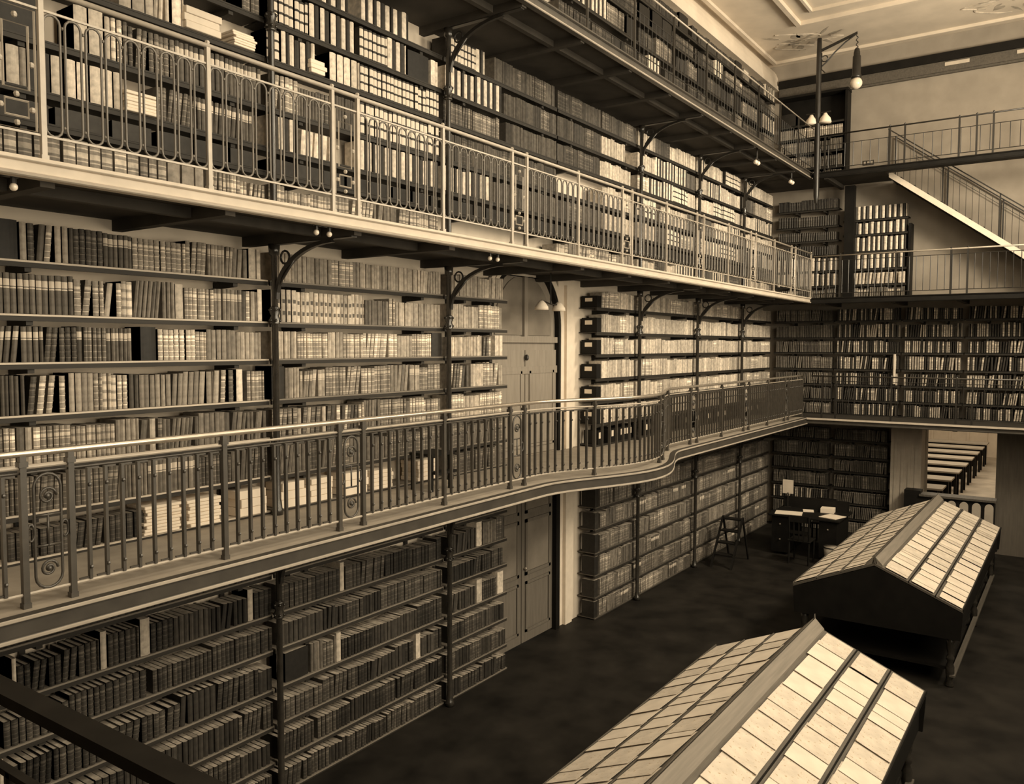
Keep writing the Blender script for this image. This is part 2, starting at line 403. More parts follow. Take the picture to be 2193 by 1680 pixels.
# ------------------------------------------------------------------ doors of the long wall
def panel_frame(m, x0, x1, z0, z1, y, wd=.035, dp=.02):
    m.box(x0, x1, y-dp, y, z0, z0+wd); m.box(x0, x1, y-dp, y, z1-wd, z1); m.box(x0, x0+wd, y-dp, y, z0, z1); m.box(x1-wd, x1, y-dp, y, z0, z1)
d = thing('door_1', (9.17, YB, 0), 'brown double door with glazed upper panels between ground-floor bookcases', 'door', kind='structure')
y = YB+.02; xm = 9.15
for a, b in ((D0+.05, xm-.01), (xm+.01, D1-.10)):
    l = MB().box(a, b, y, y+.04, .02, 2.42).build('leaf', M['doord'], d)
    p = MB(); panel_frame(p, a+.08, b-.08, .16, .86, y); p.box(a+.13, b-.13, y-.008, y, .21, .81)
    panel_frame(p, a+.07, b-.07, .95, 1.72, y, .045); panel_frame(p, a+.07, b-.07, 1.80, 2.38, y, .045)
    p.build('moulding', M['doord'], l)
    MB().box(a+.11, b-.11, y-.006, y, 1.0, 1.68).box(a+.11, b-.11, y-.006, y, 1.84, 2.34).build('pane', M['glass'], l)
m = MB(); m.box(D0, D0+.04, YB-.03, YB+.06, 0, 2.45); m.box(D1-.10, D1, YB-.05, YB+.06, 0, 2.45); m.box(D0, D1, YB-.03, YB+.06, 2.42, 2.46)
m.build('frame', M['wood'], d); MB().ball((xm+.06, y-.03, 1.05), .02).build('knob', M['brass'], d)
d = thing('door_2', (9.18, YB, Z1), 'tall round-arched oak door with glazed top opening on the lower gallery', 'door', kind='structure')
zs, rad, cx = 4.35, .80, 9.18
def arch(m, r0, r1, y0, y1, z0, n=16, mi=0):
    P = [(-1, z0)]+[(None, i) for i in range(n+1)]+[(1, z0)]
    def pts(r): return [(cx-r, z0)]+[(cx-r*math.cos(PI*i/n), min(4.99, zs+r*math.sin(PI*i/n))) for i in range(n+1)]+[(cx+r, z0)]
    a, b = pts(r0), pts(r1)
    for i in range(len(a)-1):
        m.hexa([(a[i][0], y0, a[i][1]), (a[i+1][0], y0, a[i+1][1]), (b[i+1][0], y0, b[i+1][1]), (b[i][0], y0, b[i][1]),
                (a[i][0], y1, a[i][1]), (a[i+1][0], y1, a[i+1][1]), (b[i+1][0], y1, b[i+1][1]), (b[i][0], y1, b[i][1])], mi)
    return m
m = MB(); arch(m, .80, .855, YB-.05, YB+.05, Z1, 26); m.build('frame', M['wood'], d)
m = MB(); arch(m, .865, .92, YB-.05, YB, Z1, 26); arch(m, .92, .98, YB-.03, YB, Z1, 26); m.build('architrave', M['white'], d)
m = MB().box(D0, D1, y, y+.05, Z1, 5.0); m.build('panel_board', M['door'], d)
for a, b in ((8.40, cx-.01), (cx+.01, 9.97)):
    l = MB().box(a, b, y-.03, y, Z1+.02, 4.02).build('leaf', M['door'], d)
    p = MB(); panel_frame(p, a+.08, b-.08, Z1+.12, Z1+1.15, y-.03); p.box(a+.12, b-.12, y-.04, y-.03, Z1+.16, Z1+1.11)
    p.build('moulding', M['door'], l)
p = MB(); p.box(8.38, 9.98, y-.05, y, 4.12, 4.20); p.box(8.38, 9.98, y-.045, y, 3.70, 3.80); p.box(cx-.04, cx+.04, y-.05, y, 4.20, 4.99); p.build('transom', M['door'], d)
n = 12
for s_ in (-1, 1):
    g = MB(); poly = [(cx+s_*.05, 4.22), (cx+s_*.67, 4.22)]+[(cx+s_*(.05+.62*math.cos(PI/2*i/n)), min(4.98, 4.30+.70*math.sin(PI/2*i/n))) for i in range(n+1)]
    if s_ < 0: poly = poly[::-1]
    g.prism([(px, y-.02, pz) for px, pz in poly], (0, 0, 0), (0, .02, 0)); g.build('pane', M['glass'], d)
MB().ball((cx, y-.06, 3.92), .03, sz=1.4).build('knob', M['iron'], d)
m = MB().box(10.20, 10.385, YB-.05, YB+.001, 0, Z1-.14).box(10.20, 10.385, YB-.05, YB+.001, Z1, Z2-.14)
struct(m.build('trim_6', M['white']), 'white vertical casing strip beside the doors', 'trim')
# ceiling-lamp globe mirrored before the arched door: a pair of glass shades under the gallery

# ------------------------------------------------------------------ bookcases
T1 = [.03, .34, .675, 1.01, 1.365, 1.69, 2.05]
T2 = [.03, .50, .71, 1.05, 1.465, 1.79, 2.146]
TIERZ = [0, Z1, Z2, Z3]
BAYS = [(2.345, 4.73), (4.73, 7.115), (7.115, 8.36), (10.60, 11.885), (11.885, 14.27), (14.27, 16.655), (16.655, 18.78)]
BAYS_UP = [(2.345, 4.73), (4.73, 7.115), (7.115, 9.5), (9.5, 11.885), (11.885, 14.27), (14.27, 16.655), (16.655, 18.78)]
BAYN = ['before the first iron post', 'between the first and second posts', 'between the second post and the door', 'just past the door', 'after the post past the door', 'second from the room corner', 'against the room corner']
BAYU = ['before the first iron post', 'between the first and second posts', 'after the second post', 'above the arched door', 'fifth along the row', 'second from the room corner', 'against the room corner']
TIERN = ['ground-floor', 'lower gallery', 'upper gallery', 'topmost gallery']
T3 = [.03, .42, .80, 1.16, 1.52, 1.86]
def wallside(u, v, z): return (u, YW+v, z)            # u along the shelf, v into the wall
def endside(u, v, z): return (XF+v, -u, z)
def supports(u0, u1): return [u0+.33*(u1-u0) if u1-u0 < 1.5 else u0+.40, u1-.33]
def bookcase(tier, u0, u1, heights, place, label, shelfmat, group):
    o = place((u0+u1)/2, .15, TIERZ[tier]+.0)
    root = thing('bookcase', o, label, 'bookcase', group)
    g = .015
    for h in heights:
        z = TIERZ[tier]+h; m = MB()
        a = place(u0+g, 0, z-.013); b = place(u1-g, .30, z); m.box(a[0], b[0], a[1], b[1], a[2], b[2])
        sh = m.build('shelf', shelfmat, root); sh.location.z = 0
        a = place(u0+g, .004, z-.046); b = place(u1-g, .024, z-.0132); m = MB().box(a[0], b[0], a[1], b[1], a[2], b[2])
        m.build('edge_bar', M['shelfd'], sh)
    sup = supports(u0, u1)
    for u in sup:
        m = MB(); z0, z1 = TIERZ[tier]+.02, TIERZ[tier]+heights[-1]-.05
        a = place(u-.02, .275, z0); b = place(u+.02, .30, z1+.02); m.box(a[0], b[0], a[1], b[1], a[2], b[2])
        for h in heights[1:]:
            z = TIERZ[tier]+h-.027
            tri = [place(u-.022, .28, z), place(u-.022, .026, z), place(u-.022, .026, z-.048), place(u-.022, .28, z-.060)]
            dvec = Vector(place(u+.022, 0, 0))-Vector(place(u-.022, 0, 0))
            m.prism(tri, (0, 0, 0), dvec)
        m.build('upright', M['shelfd'], root)
    return root
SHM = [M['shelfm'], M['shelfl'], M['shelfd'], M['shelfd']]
for t in range(4):
    bays = BAYS if t < 2 else BAYS_UP
    for i, (a, b) in enumerate(bays):
        if t == 3 and i < 3: continue
        H = T1 if t < 2 else (T2 if t == 2 else T3)
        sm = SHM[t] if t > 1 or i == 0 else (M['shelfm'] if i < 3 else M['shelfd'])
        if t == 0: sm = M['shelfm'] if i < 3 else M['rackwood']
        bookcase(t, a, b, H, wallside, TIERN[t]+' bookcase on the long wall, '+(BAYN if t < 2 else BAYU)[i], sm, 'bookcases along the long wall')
# end wall cases
ENDB = {0: [(4.50, 5.80), (3.30, 4.48)], 1: [(4.48, 5.80), (3.13, 4.48), (1.97, 3.13), (.75, 1.97)], 2: [(4.42, 5.80), (3.05, 4.36)], 3: [(4.36, 5.80)]}
H2E = [.03, .33, .66, 1.03, 1.39, 1.70]
H2C = [.03, .33, .66, 1.0, 1.32, 1.635, 2.0]
H3E = [.03, .36, .70, 1.02, 1.32]
HE = {(0, 0): T1, (0, 1): T1, (2, 0): H2C, (2, 1): H2E, (3, 0): H3E}
ENDN = {(0, 0): 'ground-floor bookcase on the end wall in the room corner', (0, 1): 'ground-floor bookcase on the end wall beside the pale pilaster',
        (1, 0): 'lower gallery bookcase on the end wall in the corner', (1, 1): 'second lower gallery bookcase from the corner on the end wall', (1, 2): 'third lower gallery bookcase from the corner on the end wall',
        (1, 3): 'fourth lower gallery bookcase from the corner on the end wall', (2, 0): 'upper gallery bookcase in the corner with long dark volumes', (2, 1): 'narrow upper gallery bookcase of pale volumes beside the blank wall',
        (3, 0): 'dark topmost bookcase in the corner under the ceiling'}
for t, l in ENDB.items():
    for i, (y0, y1) in enumerate(l):
        root = bookcase(t, -y1, -y0, HE.get((t, i), T1), endside, ENDN[(t, i)], M['wood'], 'bookcases on the end wall')
        if (t, i) in ((2, 1), (3, 0)):
            z1 = TIERZ[t]+(1.55 if t == 2 else 1.92)
            MB().box(XF-.02, XB, y0-.05, y0, TIERZ[t], z1).build('side_panel', M['wood'], root)
            if t == 3: MB().box(XB-.02, XB, y0, y1, TIERZ[t], z1).build('back_panel', M['wood'], root); MB().box(XF-.04, XB, y0-.06, y1, z1, z1+.05).build('cornice', M['wood'], root)
o = MB().box(XF-.12, XF+.02, 4.10, 4.30, Z2, Z3-.14).build('wooden_pier', M['wood']); struct(o, 'dark upright pier between the end wall bookcases of the upper gallery', 'pier')

# ------------------------------------------------------------------ books
SPEC = {
    (1, 6): [(2.508, 2.685, 'folio'), (2.691, 3.05, 'stripe'), (3.05, 3.482, 'darklab'), (3.482, 3.93, 'tanlight'), (3.93, 4.515, 'tan'), (4.524, 4.65, 'creamw'), (4.765, 5.885, 'tanlight'), (5.885, 7.07, 'tanlight'), (7.192, 8.255, 'tanlight')],
    (1, 5): [(2.497, 3.04, 'darklab'), (3.04, 3.259, 'tan'), (3.259, 3.39, 'lean'), (3.39, 3.481, 'band'), (3.481, 3.824, 'tan'), (3.832, 3.906, 'creamw'), (3.914, 4.451, 'tan'), (4.451, 4.605, 'stripe'), (4.614, 4.663, 'creamw'), (4.758, 5.894, 'dots'), (5.907, 6.247, 'brown'), (6.254, 6.338, 'lean'), (6.352, 7.068, 'tanlight'), (7.191, 8.255, 'tanlight')],
    (1, 4): [(2.487, 2.824, 'darklab'), (2.824, 3.104, 'darklab'), (3.104, 3.476, 'greylab'), (3.528, 3.662, 'folio'), (3.674, 4.106, 'tanlight'), (4.106, 4.648, 'tan'), (4.753, 5.051, 'tanlight'), (5.051, 5.877, 'tanlight'), (5.877, 6.908, 'tanlight'), (6.916, 7.108, 'folio'), (7.173, 7.845, 'cream'), (7.863, 8.033, 'lean'), (8.1, 8.256, 'creamw')],
    (1, 3): [(2.476, 2.708, 'grey'), (2.708, 2.989, 'lean'), (2.989, 3.231, 'tan'), (3.231, 3.294, 'band'), (3.294, 3.512, 'stripe'), (3.512, 4.164, 'tan'), (4.164, 4.368, 'lean'), (4.382, 4.448, 'creamw'), (4.495, 4.671, 'tan'), (4.746, 4.896, 'folio'), (4.901, 5.383, 'tan'), (5.383, 7.065, 'tan'), (7.188, 7.617, 'lean'), (7.617, 8.257, 'tanlight')],
    (1, 2): [(2.466, 2.789, 'stripe'), (2.789, 3.504, 'tan'), (3.504, 3.697, 'lean'), (3.697, 4.705, 'browntan'), (4.751, 5.04, 'tan'), (5.04, 5.869, 'stripe'), (5.869, 6.561, 'browntan'), (6.561, 7.064, 'tan'), (7.187, 8.258, 'tanlight')],
    (1, 1): [(2.456, 3.572, 'brown'), (3.572, 4.694, 'brown'), (4.745, 7.062, 'brown'), (7.186, 8.258, 'brown')],
    (1, 0): [(2.561, 3.545, 'dark'), (7.184, 8.259, 'brown')],
    (2, 6): [(4.771, 5.377, 'blocks'), (5.388, 5.716, 'white'), (5.883, 6.59, 'white'), (7.202, 7.728, 'blocks'), (7.728, 7.891, 'white'), (8.077, 9.445, 'greytall'), (9.468, 10.704, 'grey')],
    (2, 5): [(3.96, 4.062, 'creamw'), (4.501, 4.691, 'brown'), (4.764, 5.216, 'blocks'), (5.227, 5.785, 'white'), (5.86, 6.251, 'blocks'), (6.251, 6.53, 'white'), (6.544, 6.901, 'folio'), (6.916, 7.041, 'creamw'), (7.16, 8.221, 'white'), (8.289, 9.472, 'grey'), (9.483, 10.71, 'grey'), (10.738, 11.482, 'cream')],
    (2, 4): [(3.422, 3.697, 'tanw'), (3.697, 3.832, 'tanlight'), (3.852, 3.956, 'creamw'), (4.754, 4.894, 'blocks'), (4.904, 5.288, 'white'), (5.476, 5.856, 'creamw'), (5.868, 7.055, 'blocks'), (7.119, 7.639, 'brown'), (7.666, 8.173, 'brown'), (8.319, 9.486, 'grey'), (9.498, 10.673, 'grey'), (10.701, 11.679, 'cream')],
    (2, 3): [(2.553, 2.902, 'folio'), (3.091, 3.311, 'tanw'), (3.311, 3.545, 'stripe'), (3.545, 4.678, 'darklab'), (4.751, 5.086, 'tan'), (5.086, 5.839, 'brown'), (5.864, 7.053, 'blocks'), (7.117, 10.75, 'grey'), (10.779, 11.736, 'cream')],
    (2, 2): [(2.543, 2.772, 'tanw'), (2.778, 2.923, 'folio'), (2.929, 3.428, 'creamw'), (3.71, 4.599, 'darklab'), (4.76, 5.08, 'white'), (5.107, 5.53, 'leanw'), (5.86, 6.436, 'white'), (6.45, 7.051, 'white'), (7.115, 7.984, 'white'), (8.078, 10.756, 'grey'), (10.784, 11.744, 'cream')],
    (2, 1): [(2.537, 3.674, 'flat'), (3.712, 4.667, 'flat'), (4.766, 7.034, 'flat'), (7.196, 11.748, 'flat')],
    (2, 0): [(2.522, 4.109, 'brownw'), (4.109, 5.521, 'tan'), (5.521, 7.032, 'tan'), (7.532, 11.759, 'tan')],
    (0, 5): [(2.557, 2.586, 'slip'), (2.592, 3.156, 'dark'), (3.163, 3.212, 'slip'), (3.223, 3.465, 'dark'), (3.473, 3.557, 'slip'), (3.565, 4.102, 'dark'), (4.102, 4.459, 'dark'), (4.464, 4.522, 'slip'), (4.532, 4.749, 'dark'), (4.816, 5.536, 'dark'), (5.542, 5.597, 'slip'), (5.61, 7.081, 'dark'), (7.198, 7.706, 'dark'), (7.724, 7.835, 'slip'), (7.854, 8.301, 'brown')],
    (0, 4): [(2.494, 3.534, 'dark'), (3.573, 4.743, 'dark'), (4.811, 5.848, 'dark'), (5.848, 7.08, 'dark'), (7.196, 8.262, 'dark')],
    (0, 3): [(2.455, 2.489, 'slip'), (2.495, 3.564, 'dark'), (3.572, 4.737, 'dark'), (4.81, 4.821, 'slip'), (4.853, 5.144, 'folio'), (5.161, 5.466, 'brown'), (5.478, 5.539, 'slip'), (5.552, 7.078, 'dark'), (7.195, 7.705, 'dark'), (7.723, 7.835, 'slip'), (7.854, 8.143, 'dark'), (8.153, 8.283, 'slip')],
    (0, 2): [(2.445, 4.731, 'dark'), (4.804, 6.617, 'dark'), (6.632, 6.709, 'slip'), (6.725, 7.077, 'dark'), (7.194, 8.304, 'dark')],
}

STY = {  # tone lo, hi, width lo, hi, height (fraction of the opening) lo, hi, gap after, lean, pattern weights
 'tan': (.20, .36, .030, .050, .74, .86, 0, .1, dict(plain=3, gilt=4, label=1, band=1)),
 'tanw': (.34, .42, .08, .14, .80, .92, 0, 0, dict(plain=1)),
 'tanlight': (.34, .50, .028, .048, .74, .84, 0, .05, dict(plain=5, gilt=2)),
 'browntan': (.14, .26, .030, .05, .74, .88, 0, .1, dict(plain=3, gilt=3)),
 'cream': (.48, .62, .022, .045, .72, .84, 0, 0, dict(plain=1)),
 'creamw': (.56, .66, .07, .085, .80, .9, .004, 0, dict(plain=1)),
 'dots': (.50, .58, .040, .055, .84, .88, .002, 0, dict(dots=1)),
 'darklab': (.07, .14, .034, .046, .80, .84, 0, .12, dict(label=3, gilt=1)),
 'greylab': (.10, .16, .028, .036, .80, .84, 0, 0, dict(label=1, gilt=1)),
 'stripe': (.08, .46, .034, .05, .76, .86, .004, .25, dict(plain=2, gilt=3, band=1)),
 'lean': (.08, .44, .034, .05, .74, .84, .012, 1, dict(plain=2, gilt=3)),
 'leanw': (.45, .62, .05, .07, .72, .82, .014, 1, dict(plain=1)),
 'band': (.30, .44, .035, .05, .78, .86, 0, 0, dict(band=1)),
 'brown': (.09, .20, .028, .045, .70, .86, 0, .1, dict(plain=2, gilt=3, label=.4)),
 'brownw': (.10, .30, .06, .11, .84, .92, .004, 0, dict(gilt=1, plain=1)),
 'dark': (.022, .06, .036, .052, .60, .74, .001, .05, dict(gilt=5, plain=2)),
 'darkthin': (.03, .08, .022, .034, .62, .74, .001, .05, dict(gilt=2, plain=3)),
 'grey': (.06, .13, .020, .032, .78, .84, 0, 0, dict(plain=4, gilt=1)),
 'greytall': (.07, .13, .020, .032, .84, .90, 0, 0, dict(plain=4, gilt=1)),
 'white': (.03, .72, .045, .062, .84, .94, .006, 0, dict(plain=1)),
 'blocks': (.03, .05, .050, .062, .86, .92, .004, 0, dict(blocks=1)),
 'folio': (.015, .025, .10, .16, .82, .94, 0, 0, dict(plain=1)),
 'sliver': (.03, .42, .026, .038, .74, .86, .007, .06, dict(plain=2, gilt=2)),
 'flat': (.015, .03, .22, .40, .62, .86, .01, 0, dict(plain=1)),
 'slip': (.58, .68, .05, .07, .84, .92, .002, 0, dict(plain=1)),
 'far': (.07, .16, .026, .036, .74, .84, .002, .08, dict(plain=2, gilt=2)),
}
rb = random.Random(23)
ENDSUP = {(t, i): supports(-y1, -y0) for t, l in ENDB.items() for i, (y0, y1) in enumerate(l)}
BOOKS = []   # dicts
def shelf_tops(tier, row, H):
    z = TIERZ[tier]+H[row]
    if row+1 < len(H): top = TIERZ[tier]+H[row+1]-.03
    else: top = z+.30
    return z, top-z
def run(tier, row, H, u0, u1, style, bay, place, maxh=None):
    t0, t1, w0, w1, h0, h1, gap, lean, pats = STY[style]
    z, op = shelf_tops(tier, row, H)
    if op > .36: op = .45 if (tier, row) == (2, 0) else .36
    u = u0; k = 0; left_lean = 0; la = 0; prev_a = prev_h = 0
    SUP = ENDSUP[(tier, bay-10)] if bay >= 10 else supports(*(BAYS if tier < 2 else BAYS_UP)[bay])
    ks = list(pats); ws = [pats[q] for q in ks]
    hbase = rb.uniform(h0, h1); pat = rb.choices(ks, ws)[0]; tone = rb.uniform(t0, t1)
    run_left = rb.randint(4, 10); wbase = rb.uniform(w0, w1)
    while u < u1-.012:
        if run_left <= 0:
            hbase = rb.uniform(h0, h1); pat = rb.choices(ks, ws)[0]; tone = rb.uniform(t0, t1); run_left = rb.randint(3, 9); wbase = rb.uniform(w0, w1)
        run_left -= 1
        wd = wbase*rb.uniform(.92, 1.08)
        if style in ('folio', 'slip'): wd = u1-u0
        tn = tone*rb.uniform(.68, 1.28)
        if style in ('stripe', 'lean', 'sliver'): tn = rb.choice((t0, t0*1.5, t1, t1*.8)); pat = rb.choices(ks, ws)[0]
        if style == 'white': tn = t1*rb.uniform(.9, 1) if k % 2 == 0 else t0; wd = rb.uniform(.05, .07) if k % 2 == 0 else rb.uniform(.025, .055)
        wd = min(wd, max(.015, u1-u))
        if left_lean <= 0 and rb.random() < lean and not (la and lean < 1 and prev_a): left_lean = rb.randint(2, 6) if lean < 1 else 99; la = rb.uniform(.05, .14)
        a = 0
        if left_lean > 0: a = la; left_lean -= 1
        if a and u+wd*2+math.tan(a)*op > u1: a = 0; left_lean = 0
        if prev_a and a != prev_a: u += math.tan(prev_a)*prev_h+.002
        wd = min(wd, u1-u)
        if wd < .012: break
        h = op*hbase*rb.uniform(.975, 1.0)
        if row+1 < len(H) and any(abs(u+wd/2-q) < wd/2+.05 for q in SUP): h = min(h, op-.056)
        BOOKS.append(dict(tier=tier, row=row, u=u+wd/2, w=wd, h=h, z=z+.0015, d=min(.24, .16+.25*h), pat=pat, tone=tn, lean=a, style=style, bay=bay, place=place, vin=rb.uniform(.0, .012), idx=len(BOOKS)))
        prev_a, prev_h = a, h
        u += wd+gap+(.004 if a else .0025)+(.006 if rb.random() < .06 else 0); k += 1
def default_style(tier, bay, row):
    r = rb.random()
    if tier == 0:
        if bay <= 2: return 'dark' if row >= 3 or r < .7 else 'darkthin'
        return 'brown' if r < .75 else 'browntan'
    if tier == 1:
        if bay <= 2: return ('brown', 'brown', 'browntan', 'tan', 'tan', 'tan', 'tanlight')[row]
        if row == 0: return 'folio' if r < .3 else 'brown'
        return 'cream' if r < .5 else 'tanlight'
    if tier == 2:
        if row == 1: return 'flat'
        return rb.choice(('cream', 'white', 'blocks', 'grey', 'cream', 'tanlight', 'white')) if bay >= 4 else rb.choice(('grey', 'grey', 'brown', 'cream'))
    return rb.choice(('dark', 'folio', 'white', 'dark', 'dark', 'folio', 'brown', 'dark'))
def fill(tier, bay, row, H, u0, u1, place):
    """runs of one look, with a short empty stretch now and then"""
    u = u0
    while u < u1-.05:
        st = default_style(tier, bay, row)
        ln = min(rb.uniform(.35, 1.0), u1-u)
        if u1-u-ln < .15: ln = u1-u
        if st == 'folio': ln = min(.14 if tier != 3 else .4, u1-u)
        run(tier, row, H, u, u+ln, st, bay, place)
        u += ln
        if rb.random() < (.30 if tier != 3 else .6): u += rb.uniform(.02, .07) if tier < 2 else rb.uniform(.04, .18)
for t in range(4):
    H = T1 if t < 2 else (T2 if t == 2 else T3)
    bays = BAYS if t < 2 else BAYS_UP
    for row in range(len(H)):
        sp = SPEC.get((t, row)); smax = max(b for a, b, s in sp) if sp else -9
        for bi, (a, b) in enumerate(bays):
            if t == 3 and bi < 3: continue
            a, b = a+.035, b-.035
            if sp and a < smax-.2:
                for u0, u1, st in sp:
                    if a-.15 <= (u0+u1)/2 <= b+.15: run(t, row, H, max(u0, a-.02), min(u1, b+.02), st, bi, wallside)
                if b-smax > .5 and smax > a: fill(t, bi, row, H, smax+.05, b, wallside)
            elif (t, row) == (1, 0) and bi != 2: continue
            else:
                st0 = a
                if bi == 3 and t == 0: run(t, row, H, a-.02, a+.10, 'folio', bi, wallside)
                if bi == 3 and t < 2: st0 = a+.15
                fill(t, bi, row, H, st0, b, wallside)
for t, l in ENDB.items():
    for i, (y0, y1) in enumerate(l):
        H = HE.get((t, i), T1); a, b = -y1+.06, -y0-.05
        for row in range(len(H)):
            if t == 1: st = 'far' if i == 0 else 'sliver'
            elif t == 0: st = 'sliver' if (i == 0 and row == 2) else 'far'
            elif t == 2: st = ('brown', 'white', 'white', 'dark', 'dark', 'dark', 'darkthin')[row] if i == 0 else ('brown', 'leanw', 'white', 'white', 'white', 'white')[row]
            else: st = ('far', 'brown', 'brown', 'tan', 'folio')[row]
            bb = b if st != 'folio' else a+.35
            run(t, row, H, a, bb, st, 10+i, endside)

def proj(p):
    q = Vector(p)-Vector((0, 0, CAMZ)); dd = q.dot(FW)
    if dd < .2: return None
    return 1096.5+FOC*q.dot(RT)/dd, 840-FOC*q.dot(UP)/dd, dd
def hidden(p):
    P = Vector(p); E = Vector((0, 0, CAMZ))
    for z, e in ((Z1, None), (Z2, YE-.02), (Z3, YE)):
        if (P.z-z)*(E.z-z) < 0:
            t = (z-E.z)/(P.z-E.z); q = E+(P-E)*t
            ed = y1edge(q.x) if e is None else e
            if q.y > ed or q.x > XE: return True
    return False
for b in BOOKS:
    p = b['place'](b['u'], 0, b['z']+b['h']*.5); c = proj(p)
    b['area'] = 0
    if c and -10 < c[0] < 2203 and -20 < c[1] < 1660 and not hidden(p):
        q = proj(b['place'](b['u']+b['w'], 0, b['z']+b['h']*.5))
        b['area'] = abs(q[0]-c[0])*b['h']*FOC/c[2]
        if b['tier'] == 2 and p[2] < Z2+.95: b['area'] *= .8
        if b['tier'] == 1 and b['row'] < 3 and b['place'] is wallside: b['area'] *= .45
order = sorted(BOOKS, key=lambda b: -b['area'])
single = {b['idx'] for b in order[:300]}
NEARTOP = {b['idx'] for b in order[:300]}

def tone4(v): return tint(v)
def book_into(m, b, fine=False, local=False):
    """cover of a book: rounded spine to the room, boards, top; local: spine foot at the origin, u->x, v->y"""
    w, h, d, a = b['w'], b['h'], b['d'], b['lean']
    t = tone4(b['tone']); pi_ = BK.index(b['pat'])
    n = 7 if fine else 4
    sw = w*.46
    prof = []
    for i in range(n):
        q = -1+2*i/(n-1); prof.append((q*sw, .010*(q*q) if not fine else .016*(1-math.cos(q*1.25))))
    pl = (lambda u, v, z: (u, v, z)) if local else (lambda u, v, z: b['place'](b['u']+u+math.tan(a)*z, b['vin']+v, b['z']+z))
    bot = [m.vert(pl(u, v, .0), t) for u, v in prof]; top = [m.vert(pl(u, v, h), t) for u, v in prof]
    for i in range(n-1):
        u0, u1 = i/(n-1), (i+1)/(n-1)
        m.face((bot[i], bot[i+1], top[i+1], top[i]), pi_, [(u0, 0), (u1, 0), (u1, 1), (u0, 1)])
    Lb = m.vert(pl(-sw, d, 0), t); Lt = m.vert(pl(-sw, d, h), t); Rb = m.vert(pl(sw, d, 0), t); Rt = m.vert(pl(sw, d, h), t)
    m.face((Lb, bot[0], top[0], Lt), 0); m.face((bot[-1], Rb, Rt, top[-1]), 0)
    if not fine:
        pt = tone4(max(.16, min(.50, (.42 if b['tier'] == 0 else .28)*rb.uniform(.6, 1.2))))  # ground-floor page tops toned lighter in place of daylight the gallery blocks
        tv = [m.vert(m.v[i], pt) for i in top]; a1 = m.vert(m.v[Lt], pt); b1 = m.vert(m.v[Rt], pt)
        m.face(tv+[b1, a1], BK.index('page'))
    else:
        # boards as slim slabs with the page block let in between them
        bw = .003
        for s_ in (-1, 1):
            x0, x1 = s_*sw, s_*(sw-bw)
            q = [m.vert(p, t) for p in ((x0, .014, 0), (x1, .014, 0), (x1, d, 0), (x0, d, 0), (x0, .014, h), (x1, .014, h), (x1, d, h), (x0, d, h))]
            for f in ((0,3,2,1),(4,5,6,7),(0,1,5,4),(1,2,6,5),(2,3,7,6),(3,0,4,7)): m.face([q[i] for i in f], 0)
        m.face((Rb, Lb, Lt, Rt), 0); m.face(bot[::-1]+[Lb, Rb], 0)
        cap = [m.vert((u, v, h-.002), t) for u, v in prof]; c2 = [m.vert((u, .020, h-.002), t) for u, v in prof]
        for i in range(n-1): m.face((cap[i], cap[i+1], c2[i+1], c2[i]), 0)
        if b['pat'] == 'gilt' and h > .18:
            for fz in (.16, .33, .52, .70, .87):
                ring = [[(u*1.03, v-.003, h*fz-.005), (u*1.03, v-.003, h*fz+.005), (u, v+.001, h*fz+.007), (u, v+.001, h*fz-.007)] for u, v in prof]
                R = [[m.vert(p, t) for p in r] for r in ring]
                for x, y_ in zip(R, R[1:]):
                    m.face((x[0], y_[0], y_[1], x[1]), 0); m.face((x[1], y_[1], y_[2], x[2]), 0); m.face((x[3], y_[3], y_[0], x[0]), 0)
BM = [M[k] for k in BK]
def tone_word(b):
    v = b['tone']
    if b['pat'] == 'blocks': return 'pale block-banded'
    c = 'near-black' if v < .035 else 'very dark' if v < .06 else 'dark brown' if v < .10 else 'brown' if v < .18 else 'tan' if v < .30 else 'light tan' if v < .45 else 'cream'
    p = {'plain': 'plain', 'gilt': 'ribbed', 'label': 'white-labelled', 'dots': 'dotted', 'band': 'banded'}[b['pat']]
    return c+' '+p
rows = {}
for b in BOOKS: rows.setdefault((b['tier'], b['row'], b['bay'], b['place'] is wallside), []).append(b)
for key, l in rows.items():
    l.sort(key=lambda b: b['u'])
    for i, b in enumerate(l): b['n'] = i+1; b['nr'] = len(l)-i
TN = ['ground floor', 'lower gallery', 'upper gallery', 'top gallery']
SHN = ['bottom shelf', 'second shelf up', 'third shelf up', 'fourth shelf up', 'fifth shelf up', 'sixth shelf up', 'top shelf']
def book_label(b):
    if b['place'] is wallside:
        t, bay = b['tier'], b['bay']
        if bay == 0: where = ordinal(b['nr'])+' before the first post'
        elif bay == 1: where = ordinal(b['n'])+' after the first post'
        elif bay == 2: where = ordinal(b['n'])+' after the second post'
        elif bay == 3 and t < 2: where = ordinal(b['n'])+' past the door'
        elif bay == 3: where = ordinal(b['nr'])+' before the third post'
        else: where = ordinal(b['n'])+' after the '+ordinal(bay-1)+' post'
    else: where = ordinal(b['n'])+' from the corner in end case '+['one', 'two', 'three', 'four'][b['bay']-10]
    return '%s book, %s, %s, %s' % (tone_word(b), where, SHN[b['row']], TN[b['tier']])
merged = MB()
